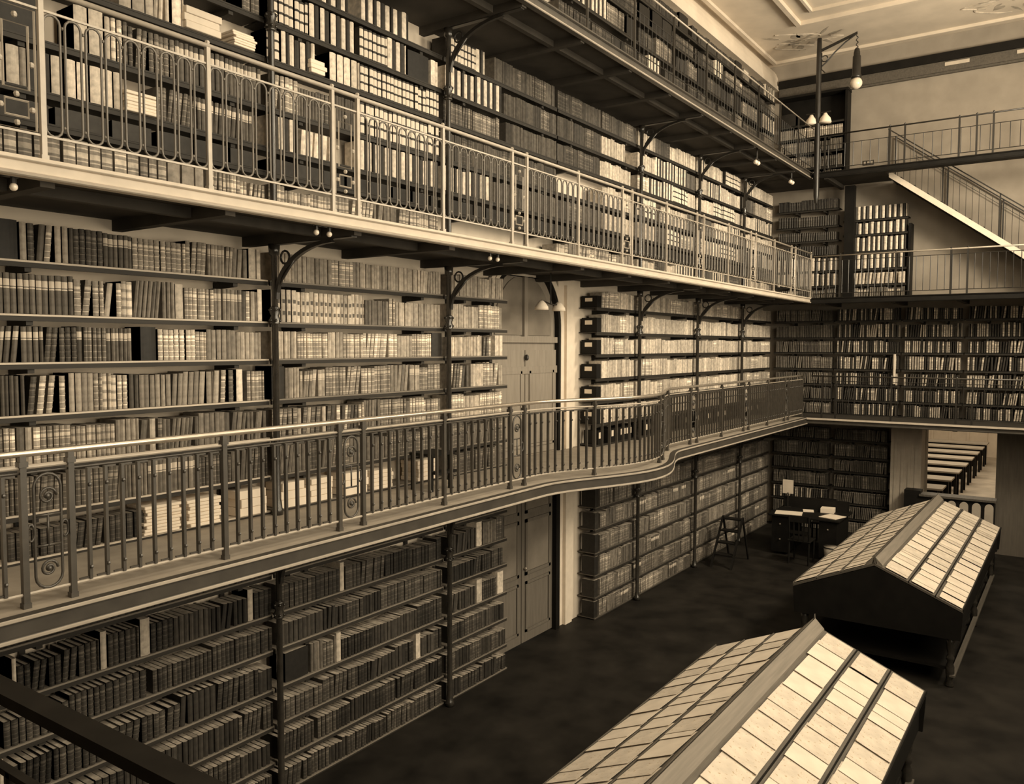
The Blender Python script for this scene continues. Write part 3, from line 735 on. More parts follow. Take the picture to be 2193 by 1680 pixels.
for b in BOOKS:
    if b['idx'] not in single:
        book_into(merged, b); continue
    m = MB(); book_into(m, b, True, True); sh = math.tan(b['lean'])
    m.v = [(x+sh*z, y, z) for x, y, z in m.v]
    o = bpy.data.objects.new('book', m.mesh('book', BM, False, True)); COL.objects.link(o)
    x, y_, z = b['place'](b['u'], b['vin'], b['z']+.001)
    o.location = (x, y_, z)
    if b['place'] is not wallside: o.rotation_euler = (0, 0, -PI/2)
    tag(o, book_label(b), 'book', TN[b['tier']]+' '+SHN[b['row']]+' books')
    p = MB().box(-b['w']*.46+.0032, b['w']*.46-.0032, .016, b['d']-.004, .003, b['h']-.005)
    p.v = [(x+sh*z, y, z) for x, y, z in p.v]
    q = bpy.data.objects.new('pages', p.mesh('pages', [M['pages']])); COL.objects.link(q); q.parent = o
o = merged.build('shelved_books', BM, tone=True)
tag(o, 'the other books in long rows on all the shelves of every gallery', 'books', kind='stuff')

# ------------------------------------------------------------------ iron columns with gallery brackets
CN = ['', 'first', 'second', '', 'third', 'fourth', 'fifth']
for t in range(3):
    proto = None
    for k in (1, 2, 4, 5, 6):
        x = POSTX[k]; z0 = TIERZ[t]; top = TIERZ[t+1]-.135
        lab = '%s iron post from the near end, %s tier, dark with a curved bracket' % (CN[k], ('ground floor', 'lower gallery', 'upper gallery')[t])
        if proto:
            c = copy_tree(proto, (x, 5.77, z0)); c['label'] = lab; continue
        r = thing('iron_column', (x, 5.77, z0), lab, 'column', 'iron columns along the long wall'); proto = r
        h = top-z0
        m = MB().tube([(x, 5.77, z0+q) for q in (0, .05, .06, .12, .14, h-.10, h-.09, h)], [.05, .05, .042, .036, .030, .027, .045, .05], 12)
        m.build('shaft', M['column'], r, smooth=True)
        m = MB().tube([(x, 5.77, z0+1.66+q) for q in (0, .012, .02, .05, .08, .11, .14, .148, .16)], [.028, .046, .04, .048, .034, .048, .04, .046, .028], 12)
        for q in (1.70, 1.79):
            for a in range(6): m.ball((x+.046*math.cos(a*PI/3), 5.77+.046*math.sin(a*PI/3), z0+q), .013, 6, 4)
        m.build('collar', M['column'], r, smooth=True)
        b = MB(); y0, yo, zb = 5.74, 5.05, z0+h-.46
        arc = [(x, yo+(y0-yo)*(1-math.sin(i/12*PI/2)), 0) for i in range(13)]
        pts = [(x, y0-(y0-yo)*(1-math.cos(i/12*PI/2)), zb+.44*math.sin(i/12*PI/2)) for i in range(13)]
        for p, q in zip(pts, pts[1:]):
            b.hexa([(x-.018, p[1]-.014, p[2]-.014), (x+.018, p[1]-.014, p[2]-.014), (x+.018, q[1]-.014, q[2]-.014), (x-.018, q[1]-.014, q[2]-.014),
                    (x-.018, p[1]+.014, p[2]+.014), (x+.018, p[1]+.014, p[2]+.014), (x+.018, q[1]+.014, q[2]+.014), (x-.018, q[1]+.014, q[2]+.014)])
        b.build('bracket', M['iron'], r)
        b = MB().tube([(x, 5.74, zb+.08), (x, 5.50, zb+.33)], .012, 6)
        ring = [(x, 5.63+.055*math.cos(i*PI/6), zb+.34+.055*math.sin(i*PI/6)) for i in range(12)]
        b.tube(ring, .010, 5, closed=True)
        b.build('scroll', M['iron'], r, smooth=True)
        MB().box(x-.03, x+.03, 4.80, 5.77, z0+h-.01, z0+h+.085).build('bearer', M['iron'], r)

# ------------------------------------------------------------------ railings
def ring_path(x0, x1, y, z0, z1, n=7):
    r = (x1-x0)/2; c = (x0+x1)/2; P = []
    for i in range(n): a = PI*i/(n-1); P.append((c+r*math.cos(a), y, z1-r+r*math.sin(a)))
    for i in range(n): a = PI+PI*i/(n-1); P.append((c+r*math.cos(a), y, z0+r+r*math.sin(a)))
    return P
def split_many(items, name, mtl, root, smooth=False):
    """items: builders in order of nearness; the first hundred one mesh each, the others one mesh"""
    rest = MB()
    for i, f in enumerate(items):
        if i < 96:
            m = MB(); f(m); m.build(name, mtl, root, smooth)
        else: f(rest)
    if rest.v:
        o = rest.build(name, mtl, root, smooth); o['kind'] = 'stuff'
# lower gallery, long side
def y1rail(x): return y1edge(x)+.13
R1 = thing('gallery_railing', (9, 4.85, Z1), 'bronze iron railing of the lower gallery with scroll panels and a bowed front', 'railing')
posts = [1.25]
for k in range(0, 7):
    if k == 3: posts += [9.66, 9.93, 10.85]
    else: posts += [POSTX[k]-.14, POSTX[k]+.125, POSTX[k]+1.175]
posts = [p for p in posts if p < XE-.1]+[XE+.12]
sm = [1.0+.5*i for i in range(13)]+[7.2+.12*i for i in range(33)]+[11.3+.6*i for i in range(11)]
sm = [x for x in sm if x < XE]+[XE+.12]
def along(z): return [(x, y1rail(x), z) for x in sm]
MB().tube(along(Z1+.875), .020, 8).build('handrail', M['brass'], R1, True)
MB().tube(along(Z1+.795), .009, 5).build('upper_rail', M['ironl'], R1)
MB().tube(along(Z1+.765), .007, 5).build('middle_rail', M['ironm'], R1)
MB().tube(along(Z1+.078), .010, 5).build('lower_rail', M['ironl'], R1)
bal = []
for i, p in enumerate(posts):
    y = y1rail(p)
    m = MB().box(p-.017, p+.017, y-.017, y+.017, Z1, Z1+.862)
    m.box(p-.024, p+.024, y-.024, y+.024, Z1+.80, Z1+.83).box(p-.022, p+.022, y-.022, y+.022, Z1, Z1+.03)
    m.build('post', M['ironm'], R1)
    if i+1 == len(posts): break
    q = posts[i+1]; g = q-p
    if g < .32:
        m = MB(); c = (p+q)/2; w2 = .075; yy = y1rail(c)
        P = ring_path(c-w2, c+w2, yy, Z1+.09, Z1+.75, 9); m.tube(P, .009, 6, closed=True)
        for zc, rr in ((Z1+.62, .052), (Z1+.20, .050)):
            m.tube([(c+rr*(1-j/30)*math.cos(j*.42), yy, zc+rr*(1-j/30)*math.sin(j*.42)) for j in range(26)], .008, 5)
            m.ball((c, yy, zc), .018, 7, 5)
        for s_ in (-1, 1):
            m.tube([(c+s_*(w2+.02)+.02*math.cos(j*PI/5), yy, Z1+.42+.05*math.sin(j*PI/5)) for j in range(10)], .008, 5, closed=True)
        m.box(c-w2, c+w2, yy-.005, yy+.005, Z1+.505, Z1+.517).box(c-w2, c+w2, yy-.005, yy+.005, Z1+.33, Z1+.342)
        m.tube([(c, yy, Z1+.33), (c, yy, Z1+.52)], .007, 5)
        m.build('scroll_panel', M['ironm'], R1, True)
        continue
    n = max(2, round(g/.105))
    for j in range(1, n):
        x = p+g*j/n
        def f(m, x=x, st=g/n):
            y = y1rail(x)
            m.box(x-.009, x+.009, y-.013, y+.013, Z1+.085, Z1+.755)
            m.box(x-.01, x+st*.62, y-.006, y+.006, Z1+.747, Z1+.757)
            m.box(x-st*.62, x+.01, y-.006, y+.006, Z1+.092, Z1+.102)
            for z in (.16, .655): m.ball((x, y-.015, Z1+z), .013, 6, 4)
        bal.append(f)
split_many(bal, 'baluster', M['ironm'], R1)
# upper gallery, long side
R2 = thing('gallery_railing', (9, 4.72, Z2), 'cream iron railing of the upper gallery made of tall looped rings', 'railing')
Y2R = 4.72
posts = []
for k in range(-0, 7):
    posts += [POSTX[k]-.30, POSTX[k]-.035, POSTX[k]+1.01]
posts = [1.0]+[p for p in posts if p < XE-.1]+[XE+.085]
xe = XE+.09
MB().tube([(.6, Y2R, Z2+.925), (9, Y2R, Z2+.925), (xe, Y2R, Z2+.925)], .017, 8).build('handrail', M['ironl'], R2, True)['label'] = 'pale painted handrail'
MB().box(.6, xe, Y2R-.006, Y2R+.006, Z2+.805, Z2+.817).build('upper_rail', M['ironl'], R2)
MB().box(.6, xe, Y2R-.006, Y2R+.006, Z2+.130, Z2+.142).build('lower_rail', M['ironl'], R2)
rings = []
for i, p in enumerate(posts):
    MB().box(p-.014, p+.014, Y2R-.014, Y2R+.014, Z2, Z2+.915).box(p-.02, p+.02, Y2R-.02, Y2R+.02, Z2, Z2+.03).ball((p, Y2R, Z2+.945), .018, 6, 4).build('post', M['ironl'], R2)
    if i+1 == len(posts): break
    q = posts[i+1]; g = q-p
    if g < .32:
        m = MB(); c = (p+q)/2
        for w2, z0, z1 in ((.10, .15, .79), (.065, .36, .70), (.06, .215, .30)):
            m.tube([(c-w2, Y2R, Z2+z0), (c+w2, Y2R, Z2+z0), (c+w2, Y2R, Z2+z1), (c-w2, Y2R, Z2+z1)], .007, 4, closed=True)
        for dx, z in ((0, .33), (0, .18), (-.08, .5), (.08, .5), (-.08, .26), (.08, .26), (0, .745)): m.ball((c+dx, Y2R, Z2+z), .017, 6, 4)
        m.build('scroll_panel', M['ironl'], R2); continue
    n = max(2, round(g/.116)); st = g/n
    for j in range(n):
        a = p+st*j+.016; b = p+st*(j+1)-.012
        def f(m, a=a, b=b, st=st, j=j):
            m.tube(ring_path(a, b, Y2R, Z2+.142, Z2+.80), .0075, 5, closed=True)
            m.ball((b+.014, Y2R, Z2+.20), .010, 5, 4); m.ball((b+.014, Y2R, Z2+.745), .010, 5, 4)
        rings.append(f)
split_many(rings, 'baluster_ring', M['ring'], R2, True)
# top gallery, long side
R3 = thing('gallery_railing', (14, 4.72, Z3), 'thin iron railing of the topmost gallery before the high bookcases', 'railing')
MB().tube([(8, 4.72, Z3+.91), (xe, 4.72, Z3+.91)], .013, 8).build('handrail', M['ironl'], R3, True)
for z, nm in ((.62, 'upper_rail'), (.12, 'lower_rail')): MB().tube([(8, 4.72, Z3+z), (xe, 4.72, Z3+z)], .006, 5).build(nm, M['iron'], R3)
for x in [8.3+1.1925*i for i in range(8)]: MB().box(x-.012, x+.012, 4.708, 4.732, Z3, Z3+.93).build('post', M['iron'], R3)
bl = []
for i in range(70):
    x = 9.4+.1192*i
    if x < XE: bl.append(lambda m, x=x: m.tube([(x, 4.72, Z3+.12), (x, 4.72, Z3+.62)], .004, 4))
split_many(bl, 'baluster', M['iron'], R3)
# end wall railings
def end_rail(z, label, mtl, hmtl, h, step, posts, r=.006, mid=None, y0=4.67, y1=-.3):
    R = thing('gallery_railing', (XE+.12, 2.5, z), label, 'railing'); x = XE+.12
    MB().tube([(x, y0, z+h), (x, y1, z+h)], .015, 8).build('handrail', hmtl, R, True)
    MB().tube([(x, y0, z+.09), (x, y1, z+.09)], .008, 5).build('lower_rail', mtl, R)
    MB().tube([(x, y0, z+(mid or h-.1)), (x, y1, z+(mid or h-.1))], .007, 5).build('upper_rail', mtl, R)
    for y in posts: MB().box(x-.016, x+.016, y-.016, y+.016, z, z+h-.01).ball((x, y, z+h+.02), .02, 6, 4).build('post', mtl, R)
    bl = []; n = int((y0-y1)/step)
    for i in range(n):
        y = y0-step*(i+.5)
        bl.append(lambda m, y=y: m.tube([(x, y, z+.09), (x, y, z+(mid or h-.1))], r, 5))
    split_many(bl, 'baluster', mtl, R)
    return R
end_rail(Z1, 'dark iron railing of the lower gallery across the end wall above the doorway', M['iron'], M['ironm'], .875, .115, (4.45, 4.18, 3.12, 1.97, 1.70, .6))
end_rail(Z2, 'dark iron railing of the middle gallery under the staircase', M['iron'], M['ironl'], .86, .125, (4.42, 4.15, 3.1, 2.13, 1.85, .7), .007)
end_rail(Z3, 'dark iron railing at the stair head on the topmost end gallery', M['iron'], M['iron'], .76, .16, (4.5, 3.27, 3.0, 2.06, 1.77, 1.50, .5), .007, .56)
# near end railing, close to the viewpoint
R = thing('gallery_railing', (.68, 1.5, Z1), 'near end railing with a dark flat handrail crossing the lower corner', 'railing')
MB().box(.640, .680, -.6, 4.78, Z1+.862, Z1+.882).build('handrail', M['matte'], R)
MB().box(.672, .688, -.6, 4.78, Z1+.70, Z1+.712).build('upper_rail', M['matte'], R)
MB().box(.672, .688, -.6, 4.78, Z1+.08, Z1+.092).build('lower_rail', M['iron'], R)
for i in range(46):
    y = -.5+.115*i
    MB().box(.672, .688, y-.007, y+.007, Z1+.08, Z1+.71).build('baluster', M['matte'], R)
for y in (-.55, .6, 2.3, 3.5, 4.78): MB().box(.665, .695, y-.015, y+.015, Z1, Z1+.86).build('post', M['matte'], R)

# ------------------------------------------------------------------ staircase between the two upper end galleries
S = thing('staircase', (18.7, 2.0, Z2), 'straight staircase with a cream stringer rising along the end wall', 'staircase')
SL = .748
def zst(y): return 7.457-SL*(3.288-y)       # lower edge of the stringer
ya, yb = .12, 3.36
def slab(m, x0, x1, y0, y1, dz0, dz1):
    m.hexa([(x0, y0, zst(y0)+dz0), (x1, y0, zst(y0)+dz0), (x1, y1, zst(y1)+dz0), (x0, y1, zst(y1)+dz0), (x0, y0, zst(y0)+dz1), (x1, y0, zst(y0)+dz1), (x1, y1, zst(y1)+dz1), (x0, y1, zst(y1)+dz1)])
    return m
slab(MB(), 18.28, 18.32, ya, yb, 0, .13).build('stringer', M['white'], S)
slab(MB(), 19.06, 19.10, ya, yb, 0, .13).build('stringer', M['wood'], S)
slab(MB(), 18.32, 19.06, ya, yb, .0, .02).build('soffit', M['wood'], S)
nst = 13
for i in range(nst):
    y = ya+(yb-ya)*(i+.5)/nst
    MB().box(18.32, 19.06, y-.10, y+.10, zst(y)+.062, zst(y)+.082).build('tread', M['wood'], S)
for x in (18.30, 19.05):
    y2 = 3.4; slab(MB(), x-.012, x+.012, .3, y2, .93, .957).build('handrail', M['iron'], S)
    slab(MB(), x-.006, x+.006, .3, 3.0, .80, .81).build('upper_rail', M['iron'], S)
    for y in (.32, 1.39, 2.38, 3.38): MB().box(x-.012, x+.012, y-.012, y+.012, zst(y)+.1, zst(y)+.94).build('post', M['iron'], S)
for i in range(26):
    y = .4+.112*i
    MB().tube([(18.30, y, zst(y)+.12), (18.30, y, zst(y)+.80)], .004, 4).build('baluster', M['iron'], S)

# ------------------------------------------------------------------ lamps
L_ = thing('lamp_standard', (17.5, 4.58, Z3), 'tall dark iron lamp pole at the gallery corner with an arc lamp arm', 'lamp')
px, py = 17.50, 4.58
MB().tube([(px, py, z) for z in (6.95, 7.0, 7.08, 7.15, 9.9, 10.28)], [.004, .025, .045, .055, .05, .045], 10).build('pole', M['iron'], L_, True)
m = MB().box(px-.03, XE+.05, py-.02, py+.05, Z3-.09, Z3-.03).box(px-.03, XE+.1, py-.02, py+.06, Z3+.5, Z3+.53); m.build('clamp', M['iron'], L_)
m = MB(); m.hexa([(px-.02, py, 10.0), (px+.02, py, 10.0), (px+.02, py-.72, 10.22), (px-.02, py-.72, 10.22), (px-.02, py, 10.045), (px+.02, py, 10.045), (px+.02, py-.72, 10.265), (px-.02, py-.72, 10.265)])
m.tube([(px, py-.06, 9.72), (px, py-.16, 9.80), (px, py-.30, 9.95), (px, py-.5, 10.11), (px, py-.68, 10.21)], .014, 6)
m.tube([(px, py-.11+.06*math.cos(j*PI/5), 9.86+.06*math.sin(j*PI/5)) for j in range(10)], .011, 5, closed=True)
m.tube([(px, py-.05, 9.98), (px, py-.05, 9.66), (px, py-.12, 9.58)], .012, 5)
m.build('arm', M['iron'], L_)
for s_ in (-1, 1):
    c = py+s_*.135-.01
    MB().tube([(px, c, z) for z in (8.78, 8.74, 8.68, 8.60, 8.585)], [.03, .05, .10, .12, .115], 14).build('shade', M['bright'], L_, True)
MB().tube([(px, py-.25, 8.80), (px, py+.23, 8.80)], .012, 6).build('crossbar', M['iron'], L_)
A_ = thing('arc_lamp', (px, py-.72, 9.3), 'hanging arc lamp with a dark tapered housing and glass globe', 'lamp')
x, y = px, py-.72
MB().tube([(x+.012*math.sin(i*1.6), y+.02*math.cos(i*1.6), 10.195-.023*i) for i in range(11)], .010, 5).build('hanger', M['iron'], A_)
MB().tube([(x, y, z) for z in (9.96, 9.93, 9.86, 9.80, 9.79, 9.45, 9.40, 9.36)], [.015, .045, .06, .062, .075, .08, .10, .09], 14).build('housing', M['iron'], A_, True)
MB().ball((x, y, 9.27), .115, 14, 9).build('globe', M['bulb'], A_, True)
def lamp_pair(x, y, z, label, drop=.05, r=.022):
    t = thing('twin_lamp', (x, y, z), label, 'lamp', 'twin bulbs under the galleries')
    MB().box(x-.09, x+.09, y-.015, y+.015, z-drop, z-drop+.02).tube([(x, y, z), (x, y, z-drop)], .014, 6).build('bracket', M['iron'], t)
    for s_ in (-1, 1):
        b = MB().tube([(x+s_*.065, y, z-drop), (x+s_*.065, y, z-drop-.03)], .016, 8).build('holder', M['iron'], t)
        MB().ball((x+s_*.065, y, z-drop-.05), r, 10, 7).build('bulb', M['bulb'], t, True)
lamp_pair(2.12, 4.80, Z2-.052, 'small twin bulbs under the upper gallery at its near end')
lamp_pair(4.40, 4.80, Z2-.052, 'small twin bulbs under the upper gallery beside the first post')
lamp_pair(6.62, 4.80, Z2-.052, 'small twin bulbs under the upper gallery beside the second post')
lamp_pair(14.6, 4.85, Z3-.052, 'twin bulbs hanging under the topmost gallery', .22, .04)
lamp_pair(16.7, 4.85, Z3-.052, 'twin bulbs under the topmost gallery nearest the room corner', .22, .04)
t = thing('hanging_lamp', (9.2, 5.75, 4.6), 'hanging lamp with two white shades before the arched door', 'lamp')
MB().tube([(9.2, 5.75, Z2-.05), (9.2, 5.75, 4.62)], .010, 6).tube([(8.98, 5.75, 4.66), (9.2, 5.75, 4.62), (9.40, 5.75, 4.62)], .010, 6).build('stem', M['iron'], t)
for xx in (8.98, 9.40): MB().tube([(xx, 5.75, z) for z in (4.66, 4.63, 4.58, 4.54)], [.02, .05, .085, .09], 12).build('shade', M['bright'], t, True)

# ------------------------------------------------------------------ periodical racks and their journals
YC, HW, ZR, ZE = 2.045, .985, 1.40, .98
TH = math.atan2(ZR-ZE, HW)
def rack(x0, x1, label):
    r = thing('periodical_rack', ((x0+x1)/2, YC, 0), label, 'display rack')
    for s_ in (-1, 1):
        m = MB(); a, b = YC, YC+s_*HW
        m.hexa([(x0, a, ZR-.04), (x1, a, ZR-.04), (x1, b, ZE-.04), (x0, b, ZE-.04), (x0, a, ZR-.012), (x1, a, ZR-.012), (x1, b, ZE-.012), (x0, b, ZE-.012)])
        m.build('sloping_board', M['rackwood'], r)
        for off in (.392, .688, .985):
            yl = YC+s_*off; zl = ZR-(ZR-ZE)*off/HW
            MB().box(x0, x1, yl-.005, yl+.005, zl-.03, zl+(-.004 if off < .9 else .008)).build('ledge', M['wood'] if s_ < 0 else M['rackwood'], r)
        MB().hexa([(x0+.02, YC+s_*.03, ZR-.03), (x1-.02, YC+s_*.03, ZR-.03), (x1-.02, YC+s_*.092, ZR-.055), (x0+.02, YC+s_*.092, ZR-.055),
                   (x0+.02, YC+s_*.008, ZR+.06), (x1-.02, YC+s_*.008, ZR+.06), (x1-.02, YC+s_*.092, ZR-.030), (x0+.02, YC+s_*.092, ZR-.030)]).build('ridge_board', M['shelfm'], r)
        MB().box(x0+.05, x1-.05, YC+s_*(HW-.06)-.012, YC+s_*(HW-.06)+.012, .62, ZE-.06).build('apron', M['wood'], r)
    for x in (x0, x1-.03):
        m = MB().prism([(x, YC-HW+.02, .60), (x, YC+HW-.02, .60), (x, YC+HW, ZE-.05), (x, YC, ZR-.05), (x, YC-HW, ZE-.05)], (0, 0, 0), (.03, 0, 0))
        m.build('gable_end', M['wood'], r)
        MB().prism([(x, YC-.012, ZR-.02), (x, YC+.012, ZR-.02), (x, YC, ZR+.10)], (0, 0, 0), (.03, 0, 0)).build('finial', M['rackwood'], r)
    prof = [(.045, 0), (.05, .02), (.03, .06), (.038, .10), (.048, .16), (.048, .24), (.03, .30), (.045, .33), (.045, .36), (.03, .39), (.042, .44), (.05, .52), (.05, .62)]
    for x in (x0+.10, (x0+x1)/2, x1-.10):
        for s_ in (-1, 1):
            y = YC+s_*(HW-.13)
            MB().tube([(x, y, z) for q, z in prof], [q for q, z in prof], 12).build('leg', M['column'], r, True)
    MB().box(x0+.1, x1-.1, YC-HW+.16, YC+HW-.16, .20, .235).build('lower_shelf', M['wood'], r)
    for s_ in (-1, 1):
        MB().box(x0+.05, x1-.05, YC+s_*(HW-.10)-.03, YC+s_*(HW-.10)+.03, .13, .155).build('foot_rail', M['rackwood'] if s_ < 0 else M['wood'], r)
    return r
rack(2.7, 8.11, 'near periodical rack, a dark gabled stand covered with pale journals')
rack(10.87, 16.30, 'far periodical rack, a dark gabled stand of journals near the doorway')
rj = random.Random(3)
COLS = ((.115, .372), (.412, .668), (.708, .975))
RWN = ['top', 'middle', 'bottom']
for rk, (x0, x1, xv) in enumerate(((2.75, 8.08, 3.9), (10.90, 16.27, 10.9))):
    for s_ in (-1, 1):
        for ci, (o0, o1) in enumerate(COLS):
            x = x1-.005; n = 0
            while x > xv+.12:
                n += 1
                wd = rj.uniform(.34, .42); ln = (o1-o0)/math.cos(TH)-rj.uniform(.006, .026); step = rj.uniform(.12, .32) if rj.random() < .66 else rj.uniform(.32, .46)
                th = .0016; wd = max(wd, step+.05) if rj.random() < .93 else step-.012
                xa = max(x-wd, x0)
                m = MB(); nx, ny = 3, 3; sx_ = x-xa
                low = rj.uniform(.0, .010)
                G = [[None]*(ny+1) for _ in range(nx+1)]; B = [[None]*(ny+1) for _ in range(nx+1)]
                for i in range(nx+1):
                    for j in range(ny+1):
                        X = -sx_/2+sx_*i/nx; Yq = -ln/2+ln*j/ny
                        zz = th+.012*(1-i/nx)**1.0*0+rj.uniform(0, .0006)
                        G[i][j] = m.vert((X, Yq, zz)); B[i][j] = m.vert((X, Yq, 0))
                for i in range(nx):
                    for j in range(ny):
                        m.face((G[i][j], G[i+1][j], G[i+1][j+1], G[i][j+1])); m.face((B[i][j+1], B[i+1][j+1], B[i+1][j], B[i][j]))
                for i in range(nx):
                    m.face((B[i][0], B[i+1][0], G[i+1][0], G[i][0])); m.face((B[i+1][ny], B[i][ny], G[i][ny], G[i+1][ny]))
                for j in range(ny):
                    m.face((B[0][j+1], B[0][j], G[0][j], G[0][j+1])); m.face((B[nx][j], B[nx][j+1], G[nx][j+1], G[nx][j]))
                dark = rj.random()
                o = m.build('journal', M['paper'] if dark < .5 else M['paper2'])
                om = o1-ln*math.cos(TH)/2-.006
                tiltx = .032
                zc = ZR-(ZR-ZE)*om/HW
                rz = rj.uniform(-.006, .006)
                # lies on the slope, its near edge over the next journal
                o.matrix_world = Matrix.Translation((x-sx_/2, YC+s_*om, zc-.009+sx_/2*tiltx+.002)) @ Matrix.Rotation(-s_*TH, 4, 'X') @ Matrix.Rotation(tiltx, 4, 'Y') @ Matrix.Rotation(rz, 4, 'Z')
                kind = 'foxed' if dark >= .5 else 'plain pale'
                tag(o, '%s journal, %s from the far end, %s row, %s rack, %s slope' % (kind, ordinal(n), RWN[ci], ('near', 'far')[rk], 'window-side' if s_ < 0 else 'bookcase-side'), 'journal', 'journals on the %s rack' % ('near', 'far')[rk])
                x -= step

# ------------------------------------------------------------------ paper bundles, box files and odds and ends on the shelves
def bundle(x0, x1, y0, z, h, label, n=7, seed=0, mtl='bright'):
    q = random.Random(seed); m = MB(); dz = h/n
    for i in range(n):
        a, b, c = q.uniform(0, .03), q.uniform(0, .03), q.uniform(0, .02)
        m.box(x0+a, x1-b, y0+c, y0+.25+c*.3, z+dz*i, z+dz*(i+1)-.002)
    o = m.build('paper_bundle', M[mtl], loc=((x0+x1)/2, y0+.12, z)); o['kind'] = 'thing'
    return bevel(tag(o, label, 'papers', 'bundles of papers on the shelves'), .004, 1)
z = Z1+.032
bundle(3.50, 3.83, 5.80, z, .225, 'white paper stack lowest on the lower gallery, nearest the dark volumes', 9, 1)
bundle(3.86, 4.19, 5.79, z, .22, 'white ragged paper stack before the first post on the bottom shelf', 8, 2)
bundle(4.36, 4.66, 5.80, z, .22, 'white paper stack touching the first post on the bottom shelf', 3, 3)
bundle(4.80, 5.10, 5.80, z, .225, 'white paper stack just after the first post on the bottom shelf', 3, 4)
bundle(5.13, 5.44, 5.80, z, .22, 'second white paper stack after the first post on the bottom shelf', 4, 5)
bundle(5.56, 5.90, 5.80, z, .22, 'third white paper stack after the first post on the bottom shelf', 3, 6)
bundle(5.95, 6.25, 5.80, z, .20, 'white paper stack behind the dark step stool', 5, 7)
bundle(6.62, 6.95, 5.80, z, .22, 'white paper stack before the second post on the bottom shelf', 5, 8)
z = Z2+.712
bundle(3.42, 3.70, 5.80, z, .15, 'loose papers lying flat beside a dark set behind the ringed railing', 6, 9)
z = Z2+1.467
bundle(3.93, 4.28, 5.80, z, .17, 'pale flat bundle beside an upright cream volume on the upper gallery', 3, 10, 'paper')
bundle(4.38, 4.62, 5.80, z, .12, 'tilted pile of white papers before the first upper post', 6, 11)
bundle(5.20, 5.40, 5.80, z, .12, 'flat white papers under a dark gap on the upper gallery', 3, 12)
bundle(16.0, 16.4, 5.80, Z3+.42+.002, .2, 'white papers heaped on the topmost gallery shelf', 5, 13)
for row in range(1, 7):
    z = Z1+T1[row]+.001; h = .21 if row != 6 else .17
    r = thing('storage_box', (10.70, YW+.1, z), 'black storage box with a white side label, %s past the door' % SHN[row], 'box', 'storage boxes beside the door')
    bevel(MB().box(10.635, 10.765, YW+.01, YW+.27, z, z+h).build('case', M['wood'], r), .004)
    MB().box(10.631, 10.6345, YW+.09, YW+.21, z+h*.52, z+h*.82).build('side_label', M['bright'], r)
q = random.Random(8)
bx = 0
for a, b in ((10.67, 11.82), (11.96, 14.2), (14.35, 16.58), (16.72, 18.6)):
    x = a
    while x < b-.10:
        r = thing('box_file', (x+.05, YW, Z1+.0315), '', 'box file', 'box files on the bottom shelf past the door')
        bx += 1; has = q.random() < .55
        r['label'] = 'black box file%s, %s past the door on the bottom shelf' % (' with white label' if has else '', ordinal(bx))
        bevel(MB().box(x, x+.098, YW-.005, YW+.24, Z1+.0315, Z1+.0315+.205).build('case', M['wood'], r), .004)
        if has: MB().box(x+.018, x+.08, YW-.008, YW-.0045, Z1+.12, Z1+.21).build('spine_label', M['bright'], r)
        x += .10 if q.random() < .85 else .3
s = thing('step_stool', (6.5, 5.5, Z1), 'small dark step stool on the lower gallery before the white papers', 'stool')
MB().box(6.33, 6.70, 5.36, 5.66, Z1+.36, Z1+.39).build('top', M['wood'], s)
MB().box(6.36, 6.67, 5.30, 5.42, Z1+.18, Z1+.205).build('step', M['wood'], s)
for xx in (6.35, 6.65):
    for yy in (5.38, 5.63): MB().box(xx, xx+.03, yy, yy+.03, Z1, Z1+.36).build('leg', M['wood'], s)
MB().tube([(18.74, 3.24, 3.30), (18.74, 3.24, 3.92)], .028, 10).build('paper_roll', M['paper'], loc=(18.74, 3.24, 3.30)); tag(bpy.data.objects['paper_roll'], 'tall white paper roll standing before the end wall books', 'paper roll')

# ------------------------------------------------------------------ desk corner under the gallery
d = thing('writing_desk', (16.65, 4.33, 0), 'dark writing desk strewn with white papers in the far corner', 'desk')
bevel(MB().box(16.1, 17.2, 3.66, 5.0, .76, .80).build('desk_top', M['wood'], d), .008)
for yy in (3.72, 4.62): MB().box(16.16, 17.12, yy, yy+.32, .05, .76).build('pedestal', M['wood'], d)
for yy in (3.88, 4.78):
    for z in (.30, .60): MB().ball((16.15, yy, z), .018, 7, 5).build('knob', M['brass'], d)
MB().box(17.0, 17.16, 3.72, 4.96, .80, 1.0).build('letter_tray', M['wood'], d)
def sheet(x, y, wx, wy, z, rot, label, th=.012):
    o = MB().box(-wx/2, wx/2, -wy/2, wy/2, 0, th).build('paper_sheet', M['bright']); o.location = (x, y, z); o.rotation_euler = (0, 0, rot)
    return tag(o, label, 'papers', 'papers on the writing desk')
sheet(16.32, 4.66, .34, .5, .801, .2, 'white papers on the desk end nearest the long bookcases')
sheet(16.42, 3.86, .40, .34, .801, -.3, 'white sheet at the desk corner nearest the racks')
sheet(16.75, 4.40, .22, .20, .801, .3, 'small white sheet in the middle of the dark desk')
sheet(16.85, 4.05, .22, .25, .801, .1, 'stack of white papers at the back of the desk', .09)
c = thing('notice_card', (16.95, 4.86, .8), 'upright pale card on a thin stand behind the desk', 'card')
MB().box(16.94, 16.955, 4.76, 4.97, 1.08, 1.36).build('card', M['paper'], c); MB().box(16.93, 16.95, 4.85, 4.87, .802, 1.1).box(16.90, 16.98, 4.8, 4.92, .801, .813).build('stand', M['iron'], c)
